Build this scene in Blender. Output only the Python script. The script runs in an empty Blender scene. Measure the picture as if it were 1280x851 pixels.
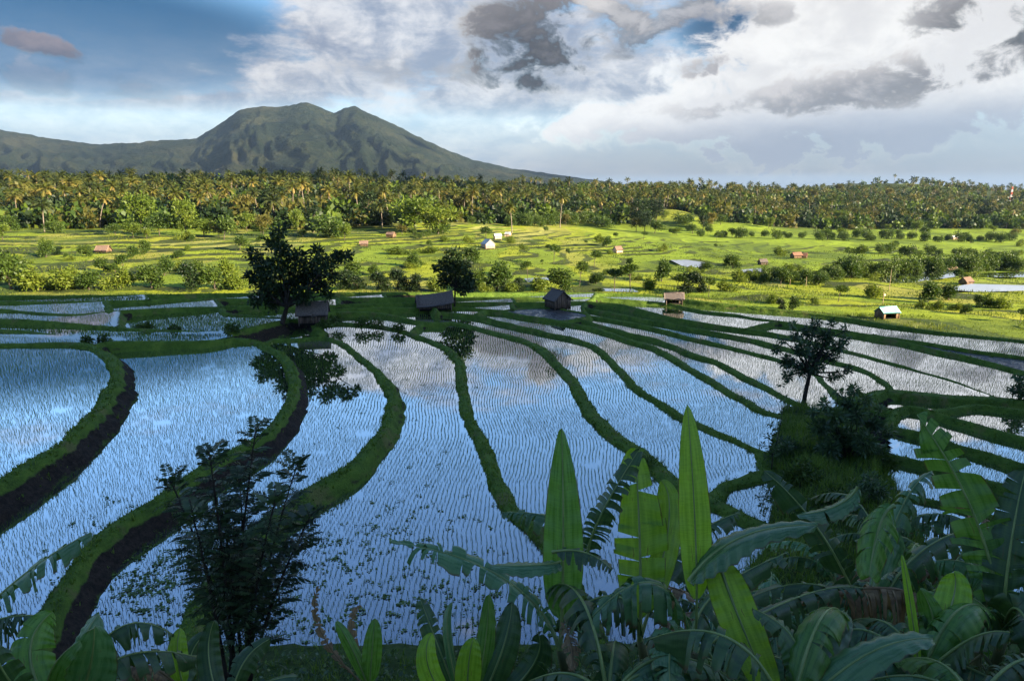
import bpy, bmesh, math, random
import numpy as np
from collections import deque
from mathutils import Vector

S = bpy.context.scene
COL = S.collection
rnd = random.Random(7)
rng = np.random.default_rng(7)
R = math.radians

# ------------------------------------------------------------------ camera
F = 853.0
PITCH = R(12.5)
CAMZ = 17.0
cam_d = bpy.data.cameras.new("camera")
cam = bpy.data.objects.new("camera", cam_d)
COL.objects.link(cam)
cam.location = (0, 0, CAMZ)
cam.rotation_euler = (math.pi / 2 - PITCH, 0, 0)
cam_d.sensor_width = 36.0
cam_d.lens = 24.0
cam_d.clip_start = 0.1
cam_d.clip_end = 40000
S.camera = cam
S.view_settings.view_transform = 'Standard'
S.view_settings.look = 'None'
S.view_settings.gamma = 1
S.view_settings.use_curve_mapping = False
EXPOSURE = 2.1
S.view_settings.exposure = EXPOSURE
HAZE = 0.000034
CP, SP = math.cos(PITCH), math.sin(PITCH)

def ray(px, py):
    a = (px - 640.0) / F
    b = (425.5 - py) / F
    return np.array([a, CP + b * SP, -SP + b * CP])

def at_z(px, py, z):
    d = ray(px, py)
    t = (z - CAMZ) / d[2]
    return np.array([d[0] * t, d[1] * t, z])

def at_depth(px, py, D):
    return np.array([0, 0, CAMZ]) + ray(px, py) * D

# ------------------------------------------------------------------ node helper
class NT:
    def __init__(s, tree):
        s.t = tree
    def n(s, kind, props=None, **ins):
        nd = s.t.nodes.new(kind)
        for k, v in (props or {}).items():
            setattr(nd, k, v)
        for k, v in ins.items():
            k = k.replace('_', ' ')
            s.put(nd.inputs[k], v)
        return nd
    def put(s, sock, v):
        if isinstance(v, bpy.types.NodeSocket):
            s.t.links.new(v, sock)
        elif isinstance(v, (tuple, list)) and len(v) == 3 and sock.type == 'RGBA':
            sock.default_value = (*v, 1)
        else:
            sock.default_value = v
    def m(s, op, a, b=None, c=None, clamp=False):
        nd = s.t.nodes.new('ShaderNodeMath')
        nd.operation = op
        nd.use_clamp = clamp
        s.put(nd.inputs[0], a)
        if b is not None: s.put(nd.inputs[1], b)
        if c is not None: s.put(nd.inputs[2], c)
        return nd.outputs[0]
    def ss(s, x, a, b, lo=0.0, hi=1.0):
        nd = s.t.nodes.new('ShaderNodeMapRange')
        nd.interpolation_type = 'SMOOTHSTEP'
        s.put(nd.inputs[0], x)
        nd.inputs[1].default_value = a; nd.inputs[2].default_value = b
        nd.inputs[3].default_value = lo; nd.inputs[4].default_value = hi
        return nd.outputs[0]
    def mix(s, f, a, b, mode='MIX'):
        nd = s.t.nodes.new('ShaderNodeMix')
        nd.data_type = 'RGBA'; nd.blend_type = mode
        s.put(nd.inputs[0], f)
        for i, v in ((6, a), (7, b)):
            if isinstance(v, (tuple, list)): v = (*v[:3], 1)
            s.put(nd.inputs[i], v)
        return nd.outputs[2]
    def noise(s, vec, scale, detail=4, rough=0.55, dist=0.0, dim='3D'):
        nd = s.n('ShaderNodeTexNoise', {'noise_dimensions': dim})
        if vec is not None: s.put(nd.inputs['Vector'], vec)
        nd.inputs['Scale'].default_value = scale
        nd.inputs['Detail'].default_value = detail
        nd.inputs['Roughness'].default_value = rough
        nd.inputs['Distortion'].default_value = dist
        return nd.outputs[0]
    def ramp(s, f, stops):
        nd = s.t.nodes.new('ShaderNodeValToRGB')
        s.put(nd.inputs[0], f)
        el = nd.color_ramp.elements
        while len(el) < len(stops): el.new(0.5)
        for e, (p, c) in zip(el, stops):
            e.position = p; e.color = (*c, 1)
        return nd.outputs[0]
    def vmath(s, op, a, b):
        nd = s.t.nodes.new('ShaderNodeVectorMath'); nd.operation = op
        s.put(nd.inputs[0], a); s.put(nd.inputs[1], b)
        return nd.outputs[0]

def lin(c):
    c /= 255.0
    return c / 12.92 if c <= 0.04045 else ((c + 0.055) / 1.055) ** 2.4

def disp(r, g, b, k=1.0):      # a sky radiance that shows as this display colour
    e = k / 2 ** EXPOSURE
    return (lin(r) * e, lin(g) * e, lin(b) * e)

# ------------------------------------------------------------------ sun
SUN_EL = R(18)
SUN_AZ = math.atan2(0.86, -0.51)          # clockwise from +Y
to_sun = Vector((math.sin(SUN_AZ) * math.cos(SUN_EL), math.cos(SUN_AZ) * math.cos(SUN_EL), math.sin(SUN_EL)))
sun_d = bpy.data.lights.new("sun", 'SUN')
sun_d.energy = 5.0
sun_d.angle = R(0.53)
sun_d.color = (1.0, 0.83, 0.58)
sun = bpy.data.objects.new("sun", sun_d)
COL.objects.link(sun)
sun.rotation_euler = to_sun.to_track_quat('Z', 'Y').to_euler()

# ------------------------------------------------------------------ sky
W = bpy.data.worlds.new("World")
S.world = W
W.use_nodes = True
W.cycles.sampling_method = 'MANUAL'
W.cycles.sample_map_resolution = 512
wt = W.node_tree
wt.nodes.clear()
w = NT(wt)
geo = w.n('ShaderNodeTexCoord').outputs['Generated']
sep = w.n('ShaderNodeSeparateXYZ', Vector=geo)
dx_, dy_, dz_ = sep.outputs
az = w.m('ARCTAN2', dx_, dy_)
el = w.m('ARCSINE', dz_)

def azel(px, py):
    d = ray(px, py); d = d / np.linalg.norm(d)
    return math.atan2(d[0], d[1]), math.asin(d[2])

nish = w.n('ShaderNodeTexSky', {'sky_type': 'NISHITA', 'sun_disc': False})
nish.sun_elevation = SUN_EL
nish.sun_rotation = SUN_AZ
nish.altitude = 100
nish.air_density = 1.0
nish.dust_density = 0.6
nish.ozone_density = 1.0
# blue of the clear air deepens with height above the horizon
tint = w.ramp(w.m('MULTIPLY', el, 1.25, clamp=True), [(0.0, (0.95, 0.97, 1.0)), (0.25, (0.60, 0.78, 0.92)), (0.45, (0.60, 0.80, 0.96)), (1.0, (0.48, 0.62, 0.90))])


# cloud noise, flattened towards the horizon
flat = w.n('ShaderNodeCombineXYZ', X=dx_, Y=dy_, Z=w.m('MULTIPLY', dz_, 3.2)).outputs[0]
n_sheet = w.noise(flat, 4.6, 4, 0.6)
n_wisp = w.noise(flat, 13.0, 7, 0.70)
flat2 = w.n('ShaderNodeCombineXYZ', X=dx_, Y=dy_, Z=w.m('MULTIPLY', dz_, 1.5)).outputs[0]
n_puff = w.noise(flat2, 16.0, 8, 0.64, 0.35)
n_big = n_sheet

AE = w.n('ShaderNodeCombineXYZ', X=az, Y=el).outputs[0]
def blob(px, py, rx, ry, rot=0.0):
    """1 - (normalised distance)^2 about a direction in the sky, plus the offset vector"""
    a0, e0 = azel(px, py)
    mp = w.n('ShaderNodeMapping', {'vector_type': 'TEXTURE'}, Vector=AE)
    mp.inputs['Location'].default_value = (a0, e0, 0)
    mp.inputs['Rotation'].default_value = (0, 0, rot)
    mp.inputs['Scale'].default_value = (rx / F, ry / F, 1)
    v = mp.outputs[0]
    dp = wt.nodes.new('ShaderNodeVectorMath'); dp.operation = 'DOT_PRODUCT'
    wt.links.new(v, dp.inputs[0]); wt.links.new(v, dp.inputs[1])
    return w.m('SUBTRACT', 1.0, dp.outputs['Value']), v

# two windows of deep clear blue between the clouds
deep = None
for (px, py, rx, ry) in ((70, 40, 330, 72), (960, 30, 120, 45)):
    g, _ = blob(px, py, rx, ry)
    d_ = w.ss(g, -0.3, 0.75)
    deep = d_ if deep is None else w.m('MAXIMUM', deep, d_)
tint2 = w.mix(deep, tint, (0.030, 0.105, 0.18))
blue = w.mix(1.0, nish.outputs[0], tint2, 'MULTIPLY')
bg_sky = w.n('ShaderNodeBackground', Color=blue, Strength=0.070)

# thin high cloud sheet, with clear holes
cov = w.m('ADD', w.m('MULTIPLY', n_sheet, 0.75), w.m('MULTIPLY', n_wisp, 0.45))
for (px, py, rx, ry, amt) in ((90, 25, 270, 80, -0.36), (955, 42, 110, 50, -0.30), (300, 105, 200, 34, 0.10), (430, 40, 170, 70, 0.16),
                              (520, 90, 330, 120, 0.12), (800, 130, 300, 60, 0.12), (60, 135, 260, 34, 0.20), (200, 150, 160, 20, 0.12)):
    g, _ = blob(px, py, rx, ry)
    cov = w.m('ADD', cov, w.m('MULTIPLY', w.ss(g, -0.2, 0.9), amt))
# cover thins out well above the horizon
cov = w.m('ADD', cov, w.ss(el, 0.25, 0.36, 0.0, -0.24))
sheet = w.m('MULTIPLY', w.ss(cov, 0.50, 0.76), w.ss(el, 0.03, 0.13))
sheet_col = w.mix(w.ss(w.m('ADD', n_puff, w.m('MULTIPLY', n_wisp, 0.5)), 0.55, 0.95), disp(146, 154, 174), disp(240, 238, 237))
color = sheet_col
fac = sheet

# broad pale veil close to the horizon
veil = w.ss(el, 0.23, 0.02)
veil = w.m('MULTIPLY', veil, 0.9)
vcol = w.mix(w.ss(w.m('ADD', n_wisp, w.m('MULTIPLY', n_big, 0.5)), 0.45, 1.05), disp(128, 152, 192), disp(206, 208, 220))

def over(col, a, newcol, b):
    """newcol with cover b laid over (col, a)"""
    return w.mix(b, col, newcol), w.m('MAXIMUM', a, b)

color, fac = over(vcol, veil, color, w.m('MULTIPLY', sheet, w.ss(el, 0.25, 0.5, 0.92, 0.7)))

# white tower of cloud on the right
g1, _ = blob(1150, 55, 270, 120, R(10))
g2, _ = blob(1010, 130, 330, 34, R(4))
tower = w.ss(w.m('ADD', w.m('MAXIMUM', g1, g2), w.m('MULTIPLY', w.m('SUBTRACT', n_puff, 0.47), 2.4)), -0.05, 0.4)
tcol = w.mix(w.ss(w.m('ADD', n_puff, w.m('MULTIPLY', n_big, 0.35)), 0.5, 0.85), disp(228, 227, 228), disp(252, 251, 249))
color, fac = over(color, fac, tcol, tower)
# grey-blue bank low on the right
g3, _ = blob(1130, 190, 520, 58, R(2))
bank = w.ss(w.m('ADD', g3, w.m('MULTIPLY', w.m('SUBTRACT', n_wisp, 0.5), 0.35)), -0.2, 1.0)
color, fac = over(color, fac, disp(128, 140, 164), w.m('MULTIPLY', bank, 0.85))
g4, _ = blob(900, 232, 700, 16)
color, fac = over(color, fac, disp(160, 186, 220), w.m('MULTIPLY', w.ss(g4, 0.0, 0.9), 0.7))
# separate lower puffs
PUFFS = [(505, 82, 95, 20, 0, (150, 148, 156), (232, 230, 230), 0.85),
         (640, 34, 84, 56, R(20), (66, 64, 72), (216, 212, 210), 1.0),
         (660, 52, 72, 56, R(-15), (44, 42, 50), (130, 126, 130), 1.0),
         (778, 18, 48, 26, R(-10), (96, 92, 98), (222, 216, 212), 0.95),
         (796, 40, 40, 28, 0, (86, 84, 92), (190, 186, 186), 0.9),
         (850, 16, 40, 22, R(15), (84, 84, 92), (196, 192, 192), 0.9),
         (905, 22, 70, 14, 0, (130, 128, 134), (196, 192, 194), 0.75),
         (884, 82, 34, 12, R(8), (140, 134, 140), (204, 200, 200), 0.8),
         (1130, 96, 150, 26, R(8), (104, 100, 106), (220, 214, 212), 0.95),
         (1010, 118, 150, 17, R(6), (124, 124, 132), (214, 210, 210), 0.85),
         (1250, 14, 70, 36, R(-8), (60, 58, 64), (170, 166, 168), 1.0),
         (55, 57, 62, 11, R(-14), (92, 88, 102), (150, 134, 138), 0.9),
         (60, 97, 120, 18, R(-6), (120, 124, 140), (166, 168, 182), 0.6)]
np52 = w.m('MULTIPLY', w.m('SUBTRACT', n_puff, 0.51), 6.0)
np30 = w.m('MULTIPLY', w.m('SUBTRACT', n_puff, 0.5), 3.0)
for (px, py, rx, ry, rot, dark, light, amt) in PUFFS:
    g, v = blob(px, py, rx, ry, rot)
    d = w.m('MULTIPLY_ADD', g, 0.75, np52)
    mask = w.m('MULTIPLY', w.ss(d, -0.15, 0.7, 0, amt), w.ss(g, -1.5, 0.3))
    dp = wt.nodes.new('ShaderNodeVectorMath'); dp.operation = 'DOT_PRODUCT'
    wt.links.new(v, dp.inputs[0]); dp.inputs[1].default_value = (-0.22, 0.42, 0)
    sh = w.m('ADD', dp.outputs['Value'], np30)
    pc = w.mix(w.ss(sh, -0.35, 0.75), disp(*dark), disp(*light))
    color, fac = over(color, fac, pc, mask)
bg_cl = w.n('ShaderNodeBackground', Color=color, Strength=1.0)
mixs = w.n('ShaderNodeMixShader')
wt.links.new(fac, mixs.inputs[0])
wt.links.new(bg_sky.outputs[0], mixs.inputs[1])
wt.links.new(bg_cl.outputs[0], mixs.inputs[2])
wo = w.n('ShaderNodeOutputWorld')
wt.links.new(mixs.outputs[0], wo.inputs['Surface'])

# ------------------------------------------------------------------ mesh helpers
def mesh_np(name, V, polys, mats=(), smooth=False, attrs=None, midx=None, uv=None):
    V = np.asarray(V, dtype=np.float32).reshape(-1, 3)
    polys = [np.asarray(p, dtype=np.int32) for p in polys if len(p)]
    loops = np.concatenate([p.ravel() for p in polys])
    sizes = np.concatenate([np.full(len(p), p.shape[1], np.int32) for p in polys])
    starts = np.concatenate(([0], np.cumsum(sizes)[:-1])).astype(np.int32)
    me = bpy.data.meshes.new(name)
    me.vertices.add(len(V)); me.vertices.foreach_set('co', V.ravel())
    me.loops.add(len(loops)); me.loops.foreach_set('vertex_index', loops)
    me.polygons.add(len(sizes)); me.polygons.foreach_set('loop_start', starts)
    if smooth: me.polygons.foreach_set('use_smooth', np.ones(len(sizes), bool))
    for m_ in mats: me.materials.append(m_)
    if midx is not None: me.polygons.foreach_set('material_index', np.asarray(midx, np.int32))
    for k, v in (attrs or {}).items():
        v = np.asarray(v, np.float32)
        if v.ndim == 1:
            a = me.attributes.new(k, 'FLOAT', 'POINT'); a.data.foreach_set('value', v)
        else:
            a = me.attributes.new(k, 'FLOAT_COLOR', 'POINT')
            a.data.foreach_set('color', np.concatenate([v, np.ones((len(v), 1), np.float32)], 1).ravel())
    if uv is not None:
        l = me.uv_layers.new(name='UVMap'); l.data.foreach_set('uv', np.asarray(uv, np.float32)[loops].ravel())
    me.update(calc_edges=True)
    return me

def link(name, me, parent=None, loc=None, rot=None):
    o = bpy.data.objects.new(name, me)
    COL.objects.link(o)
    if parent is not None: o.parent = parent
    if loc is not None: o.location = [float(c) for c in loc]
    if rot is not None: o.rotation_euler = rot
    return o

def tag(o, label=None, cat=None, group=None, kind=None):
    if label: o['label'] = label
    if cat: o['category'] = cat
    if group: o['group'] = group
    if kind: o['kind'] = kind
    return o

def empty(name, loc):
    return link(name, None, loc=loc)

class Geo:
    """collects quads and triangles with a per-vertex 'vary' value"""
    def __init__(s):
        s.v = []; s.q = []; s.t = []; s.a = []; s.n = 0
    def add(s, V, quads=None, tris=None, vary=0.5):
        V = np.asarray(V, float).reshape(-1, 3)
        s.v.append(V)
        s.a.append(np.broadcast_to(np.asarray(vary, float), (len(V),)).copy())
        if quads is not None and len(quads): s.q.append(np.asarray(quads) + s.n)
        if tris is not None and len(tris): s.t.append(np.asarray(tris) + s.n)
        s.n += len(V)
    def mesh(s, name, mat, smooth=False):
        P = []
        if s.q: P.append(np.concatenate(s.q))
        if s.t: P.append(np.concatenate(s.t))
        return mesh_np(name, np.concatenate(s.v), P, (mat,), smooth, {'vary': np.concatenate(s.a)})
    def tube(s, P, r, sides=6, vary=0.5, cap=True):
        P = np.asarray(P, float); n = len(P)
        r = np.broadcast_to(np.asarray(r, float), (n,))
        T = np.gradient(P, axis=0); T /= np.linalg.norm(T, axis=1)[:, None] + 1e-9
        ref = np.array([0.31, 0.95, 0.05]) if abs(T[0][2]) > 0.7 else np.array([0, 0, 1.0])
        A = np.cross(T, ref); A /= np.linalg.norm(A, axis=1)[:, None] + 1e-9
        B = np.cross(T, A)
        th = np.linspace(0, 2 * math.pi, sides, endpoint=False)
        V = P[:, None] + r[:, None, None] * (np.cos(th)[None, :, None] * A[:, None] + np.sin(th)[None, :, None] * B[:, None])
        idx = np.arange(n * sides).reshape(n, sides)
        nx = np.roll(idx, -1, 1)
        Q = np.stack([idx[:-1], nx[:-1], nx[1:], idx[1:]], -1).reshape(-1, 4)
        s.add(V.reshape(-1, 3), Q, vary=vary)
        if cap:
            k = s.n; s.add([P[-1]], vary=vary)
            base = s.n - 1 - n * sides + (n - 1) * sides
            s.t.append(np.stack([base + np.arange(sides), base + (np.arange(sides) + 1) % sides, np.full(sides, s.n - 1)], -1))
    def box(s, lo, hi, vary=0.5, M=None):
        x0, y0, z0 = lo; x1, y1, z1 = hi
        V = np.array([[x0, y0, z0], [x1, y0, z0], [x1, y1, z0], [x0, y1, z0], [x0, y0, z1], [x1, y0, z1], [x1, y1, z1], [x0, y1, z1]], float)
        if M is not None: V = V @ M.T
        s.add(V, [[3, 2, 1, 0], [4, 5, 6, 7], [0, 1, 5, 4], [1, 2, 6, 5], [2, 3, 7, 6], [3, 0, 4, 7]], vary=vary)

def vnoise(x, y, seed=0):
    """smooth value noise in [-1,1], vectorised"""
    x = np.asarray(x, float); y = np.asarray(y, float)
    xi = np.floor(x).astype(np.int64); yi = np.floor(y).astype(np.int64)
    fx = x - xi; fy = y - yi
    fx = fx * fx * (3 - 2 * fx); fy = fy * fy * (3 - 2 * fy)
    def h(a, b):
        v = (a * 374761393 + b * 668265263 + seed * 974711) & 0x7fffffff
        v = ((v ^ (v >> 13)) * 1274126177) & 0x7fffffff
        return ((v ^ (v >> 16)) & 0xffff) / 32767.5 - 1.0
    a = h(xi, yi) * (1 - fx) + h(xi + 1, yi) * fx
    b = h(xi, yi + 1) * (1 - fx) + h(xi + 1, yi + 1) * fx
    return a * (1 - fy) + b * fy

def fbm(x, y, seed=0, oct=4, gain=0.5):
    s = 0; a = 1; t = 0
    for i in range(oct):
        s = s + a * vnoise(x * 2 ** i + 17.3 * i, y * 2 ** i - 9.1 * i, seed + i); t += a; a *= gain
    return s / t

# ------------------------------------------------------------------ materials
def new_mat(name):
    m_ = bpy.data.materials.new(name); m_.use_nodes = True
    m_.node_tree.nodes.clear()
    return m_, NT(m_.node_tree)

def out(nt, shader):
    o = nt.n('ShaderNodeOutputMaterial'); nt.t.links.new(shader, o.inputs['Surface'])

def bsdf(nt, col, rough=0.7, spec=0.3, normal=None, **kw):
    b = nt.n('ShaderNodeBsdfPrincipled', None, Base_Color=col, Roughness=rough, **kw)
    b.inputs['Specular IOR Level'].default_value = spec
    if normal is not None: nt.put(b.inputs['Normal'], normal)
    return b.outputs[0]

def bump(nt, h, strength=0.4, dist=0.05):
    return nt.n('ShaderNodeBump', None, Height=h, Strength=strength, Distance=dist).outputs[0]

def vary_attr(nt, name='vary'):
    return nt.n('ShaderNodeAttribute', {'attribute_name': name}).outputs['Fac']

def foliage(name, c0, c1, c2, trans=0.3, rough=0.5, spec=0.25, tcol=None, objvar=0.25):
    m_, nt = new_mat(name)
    v = vary_attr(nt)
    oi = nt.n('ShaderNodeObjectInfo').outputs['Random']
    f = nt.m('ADD', nt.m('MULTIPLY', v, 1 - objvar), nt.m('MULTIPLY', oi, objvar))
    col = nt.ramp(f, [(0.08, c0), (0.5, c1), (0.92, c2)])
    b = bsdf(nt, col, rough, spec)
    if trans <= 0:
        out(nt, b); return m_
    tc = nt.mix(1.0, col, tcol or (1.5, 1.5, 0.7), 'MULTIPLY')
    tr = nt.n('ShaderNodeBsdfTranslucent', Color=tc).outputs[0]
    mx = nt.n('ShaderNodeMixShader'); mx.inputs[0].default_value = trans
    nt.t.links.new(b, mx.inputs[1]); nt.t.links.new(tr, mx.inputs[2])
    out(nt, mx.outputs[0])
    return m_

def solid(name, c0, c1, scale=3.0, rough=0.8, spec=0.2, bstr=0.3, stretch=(1, 1, 1), detail=6, objvar=0.0):
    m_, nt = new_mat(name)
    tc = nt.n('ShaderNodeTexCoord').outputs['Object']
    v = nt.vmath('MULTIPLY', tc, stretch)
    n = nt.noise(v, scale, detail, 0.6)
    f = nt.ss(n, 0.3, 0.7)
    col = nt.mix(f, c0, c1)
    if objvar:
        oi = nt.n('ShaderNodeObjectInfo').outputs['Random']
        col = nt.mix(1.0, col, nt.mix(oi, (1 - objvar,) * 3, (1 + objvar,) * 3), 'MULTIPLY')
    out(nt, bsdf(nt, col, rough, spec, bump(nt, n, bstr, 0.03)))
    return m_

MAT = {}
# flooded paddy: shallow water over mud
m_, nt = new_mat('paddy_water')
tc = nt.n('ShaderNodeTexCoord').outputs['Object']
nz = nt.noise(tc, 2.2, 3, 0.5)
nrm = bump(nt, nz, 0.008, 0.02)
mud = nt.mix(nt.ss(nt.noise(tc, 0.5, 5, 0.6), 0.35, 0.65), (0.030, 0.034, 0.030), (0.05, 0.046, 0.035))
dif = nt.n('ShaderNodeBsdfDiffuse', Color=mud).outputs[0]
gl = nt.n('ShaderNodeBsdfGlossy', Color=(0.90, 0.93, 0.98), Roughness=0.02, Normal=nrm).outputs[0]
lw = nt.n('ShaderNodeLayerWeight', Blend=0.5).outputs['Facing']
fr = nt.ss(lw, 0.25, 0.85, 0.30, 0.95)
mx = nt.n('ShaderNodeMixShader')
nt.put(mx.inputs[0], fr); nt.put(mx.inputs[1], dif); nt.put(mx.inputs[2], gl)
out(nt, mx.outputs[0]); MAT['water'] = m_
# bare wet mud
m_, nt = new_mat('wet_mud')
tc = nt.n('ShaderNodeTexCoord').outputs['Object']
nz = nt.noise(tc, 1.6, 8, 0.65)
out(nt, bsdf(nt, nt.mix(nz, (0.022, 0.019, 0.018), (0.075, 0.062, 0.055)), nt.ss(nz, 0.35, 0.6, 0.12, 0.7), 0.5, bump(nt, nz, 0.6, 0.08)))
MAT['mud'] = m_
# bund: grassy top, muddy riser
m_, nt = new_mat('bund_turf')
tc = nt.n('ShaderNodeTexCoord').outputs['Object']
n1 = nt.noise(tc, 1.1, 6, 0.6); n2 = nt.noise(tc, 9.0, 6, 0.7)
gr = nt.ramp(nt.m('ADD', nt.m('MULTIPLY', n1, 0.6), nt.m('MULTIPLY', n2, 0.45)), [(0.35, (0.035, 0.062, 0.010)), (0.55, (0.085, 0.145, 0.018)), (0.75, (0.15, 0.20, 0.03))])
n3 = nt.noise(tc, 4.0, 8, 0.7)
br = nt.mix(nt.ss(n3, 0.35, 0.65), (0.012, 0.009, 0.007), (0.040, 0.028, 0.020))
dry = nt.ss(nt.noise(tc, 0.45, 5, 0.65), 0.55, 0.66, 0.0, 0.65)
gr = nt.mix(dry, gr, nt.mix(n2, (0.10, 0.085, 0.03), (0.19, 0.16, 0.065)))
fm = nt.ss(nt.m('ADD', vary_attr(nt, 'mud'), nt.m('MULTIPLY', nt.m('SUBTRACT', n1, 0.5), 0.9)), 0.4, 0.6)
out(nt, bsdf(nt, nt.mix(fm, gr, br), 0.85, 0.15, bump(nt, n2, 0.9, 0.08)))
MAT['bund'] = m_
# ground: colour attribute from the fields, fine mottling from noise
m_, nt = new_mat('valley_ground')
tc = nt.n('ShaderNodeTexCoord').outputs['Object']
at = nt.n('ShaderNodeAttribute', {'attribute_name': 'field'}).outputs['Color']
n1 = nt.noise(tc, 0.35, 6, 0.62); n2 = nt.noise(tc, 2.5, 6, 0.7)
mott = nt.mix(nt.ss(nt.m('ADD', nt.m('MULTIPLY', n1, 0.5), nt.m('MULTIPLY', n2, 0.5)), 0.32, 0.68), (0.55, 0.6, 0.6), (1.35, 1.3, 1.2))
out(nt, bsdf(nt, nt.mix(1.0, at, mott, 'MULTIPLY'), 0.85, 0.15, bump(nt, n2, 0.7, 0.15)))
MAT['ground'] = m_
# far wooded mountain
m_, nt = new_mat('wooded_mountain')
tc = nt.n('ShaderNodeTexCoord').outputs['Object']
n1 = nt.noise(tc, 0.0035, 8, 0.65); n2 = nt.noise(tc, 0.045, 5, 0.7); n3 = nt.noise(tc, 0.0012, 4, 0.55)
f = nt.m('ADD', nt.m('MULTIPLY', n1, 0.65), nt.m('MULTIPLY', n2, 0.4))
c = nt.ramp(f, [(0.36, (0.008, 0.016, 0.011)), (0.52, (0.021, 0.031, 0.018)), (0.70, (0.062, 0.066, 0.034))])
c = nt.mix(nt.ss(n3, 0.5, 0.68), c, nt.mix(n2, (0.040, 0.050, 0.024), (0.090, 0.082, 0.045)))  # lighter patches painted in to stand for sunlit parts of the slopes
out(nt, bsdf(nt, c, 0.95, 0.05, bump(nt, nt.m('ADD', n2, nt.m('MULTIPLY', nt.noise(tc, 0.014, 6, 0.7), 1.6)), 1.0, 45.0)))
MAT['mountain'] = m_

MAT['rice'] = foliage('rice_blades', (0.035, 0.070, 0.010), (0.075, 0.135, 0.018), (0.14, 0.21, 0.035), 0.4, objvar=0)
MAT['grass'] = foliage('grass_blades', (0.045, 0.085, 0.010), (0.105, 0.175, 0.022), (0.21, 0.27, 0.06), 0.4, objvar=0)
MAT['weed'] = foliage('floating_weed', (0.05, 0.09, 0.012), (0.08, 0.14, 0.02), (0.13, 0.19, 0.03), 0.1, objvar=0)
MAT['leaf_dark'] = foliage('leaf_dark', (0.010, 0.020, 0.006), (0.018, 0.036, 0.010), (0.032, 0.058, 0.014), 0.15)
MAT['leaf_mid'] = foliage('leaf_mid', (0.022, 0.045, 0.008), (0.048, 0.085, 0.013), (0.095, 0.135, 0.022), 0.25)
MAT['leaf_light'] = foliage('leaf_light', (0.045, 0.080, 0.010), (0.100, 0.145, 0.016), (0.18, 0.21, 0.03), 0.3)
MAT['leaf_olive'] = foliage('leaf_olive', (0.050, 0.055, 0.012), (0.100, 0.100, 0.022), (0.17, 0.14, 0.035), 0.3)
MAT['leaf_cool'] = foliage('leaf_cool', (0.032, 0.058, 0.030), (0.060, 0.105, 0.045), (0.11, 0.165, 0.06), 0.3, 0.38, 0.45)
MAT['palm'] = foliage('palm_frond', (0.030, 0.046, 0.010), (0.088, 0.100, 0.018), (0.25, 0.185, 0.046), 0.25)
MAT['palm_dark'] = foliage('palm_frond_dark', (0.018, 0.030, 0.008), (0.042, 0.058, 0.014), (0.09, 0.095, 0.024), 0.25)
MAT['palm_trunk'] = solid('palm_trunk', (0.12, 0.10, 0.08), (0.27, 0.22, 0.175), 1.5, 0.9, 0.1, 0.3, (1, 1, 4))
MAT['bark'] = solid('bark', (0.05, 0.04, 0.032), (0.13, 0.105, 0.08), 4.0, 0.9, 0.1, 0.8, (1, 1, 0.3))
MAT['bark_dark'] = solid('bark_dark', (0.018, 0.015, 0.012), (0.05, 0.04, 0.032), 4.0, 0.9, 0.1, 0.8, (1, 1, 0.3))
MAT['thatch'] = solid('thatch', (0.07, 0.056, 0.05), (0.19, 0.16, 0.14), 5.0, 0.95, 0.05, 1.0, (1, 6, 1))
MAT['thatch_red'] = solid('thatch_red', (0.13, 0.085, 0.065), (0.25, 0.17, 0.13), 4.0, 0.95, 0.05, 0.8, (1, 6, 1))
MAT['plank'] = solid('plank', (0.07, 0.05, 0.042), (0.17, 0.125, 0.10), 6.0, 0.85, 0.15, 0.6, (1, 1, 0.15), objvar=0.35)
MAT['plank_warm'] = solid('plank_warm', (0.13, 0.085, 0.05), (0.25, 0.165, 0.10), 6.0, 0.85, 0.15, 0.6, (1, 1, 0.15), objvar=0.3)
MAT['tin_green'] = solid('tin_green', (0.16, 0.50, 0.42), (0.36, 0.66, 0.58), 1.2, 0.55, 0.4, 0.2, objvar=0.15)
MAT['tin_white'] = solid('tin_white', (0.38, 0.36, 0.34), (0.62, 0.60, 0.57), 1.0, 0.6, 0.3, 0.2, objvar=0.1)
MAT['tile_red'] = solid('tile_red', (0.15, 0.075, 0.05), (0.28, 0.15, 0.10), 3.0, 0.85, 0.1, 0.5, objvar=0.2)
MAT['plaster'] = solid('plaster', (0.55, 0.36, 0.24), (0.75, 0.55, 0.40), 1.5, 0.9, 0.1, 0.2)
MAT['dark_opening'] = solid('dark_opening', (0.008, 0.007, 0.006), (0.015, 0.013, 0.011), 2.0)
MAT['pole'] = solid('pole', (0.25, 0.18, 0.11), (0.42, 0.32, 0.2), 4.0)
MAT['mast_red'] = solid('mast_red', (0.45, 0.10, 0.06), (0.55, 0.14, 0.09), 2.0)
MAT['mast_white'] = solid('mast_white', (0.65, 0.62, 0.58), (0.8, 0.77, 0.72), 2.0)
MAT['dry_leaf'] = foliage('dry_leaf', (0.10, 0.055, 0.022), (0.22, 0.13, 0.055), (0.40, 0.27, 0.13), 0.25, 0.7, 0.15)

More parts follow.
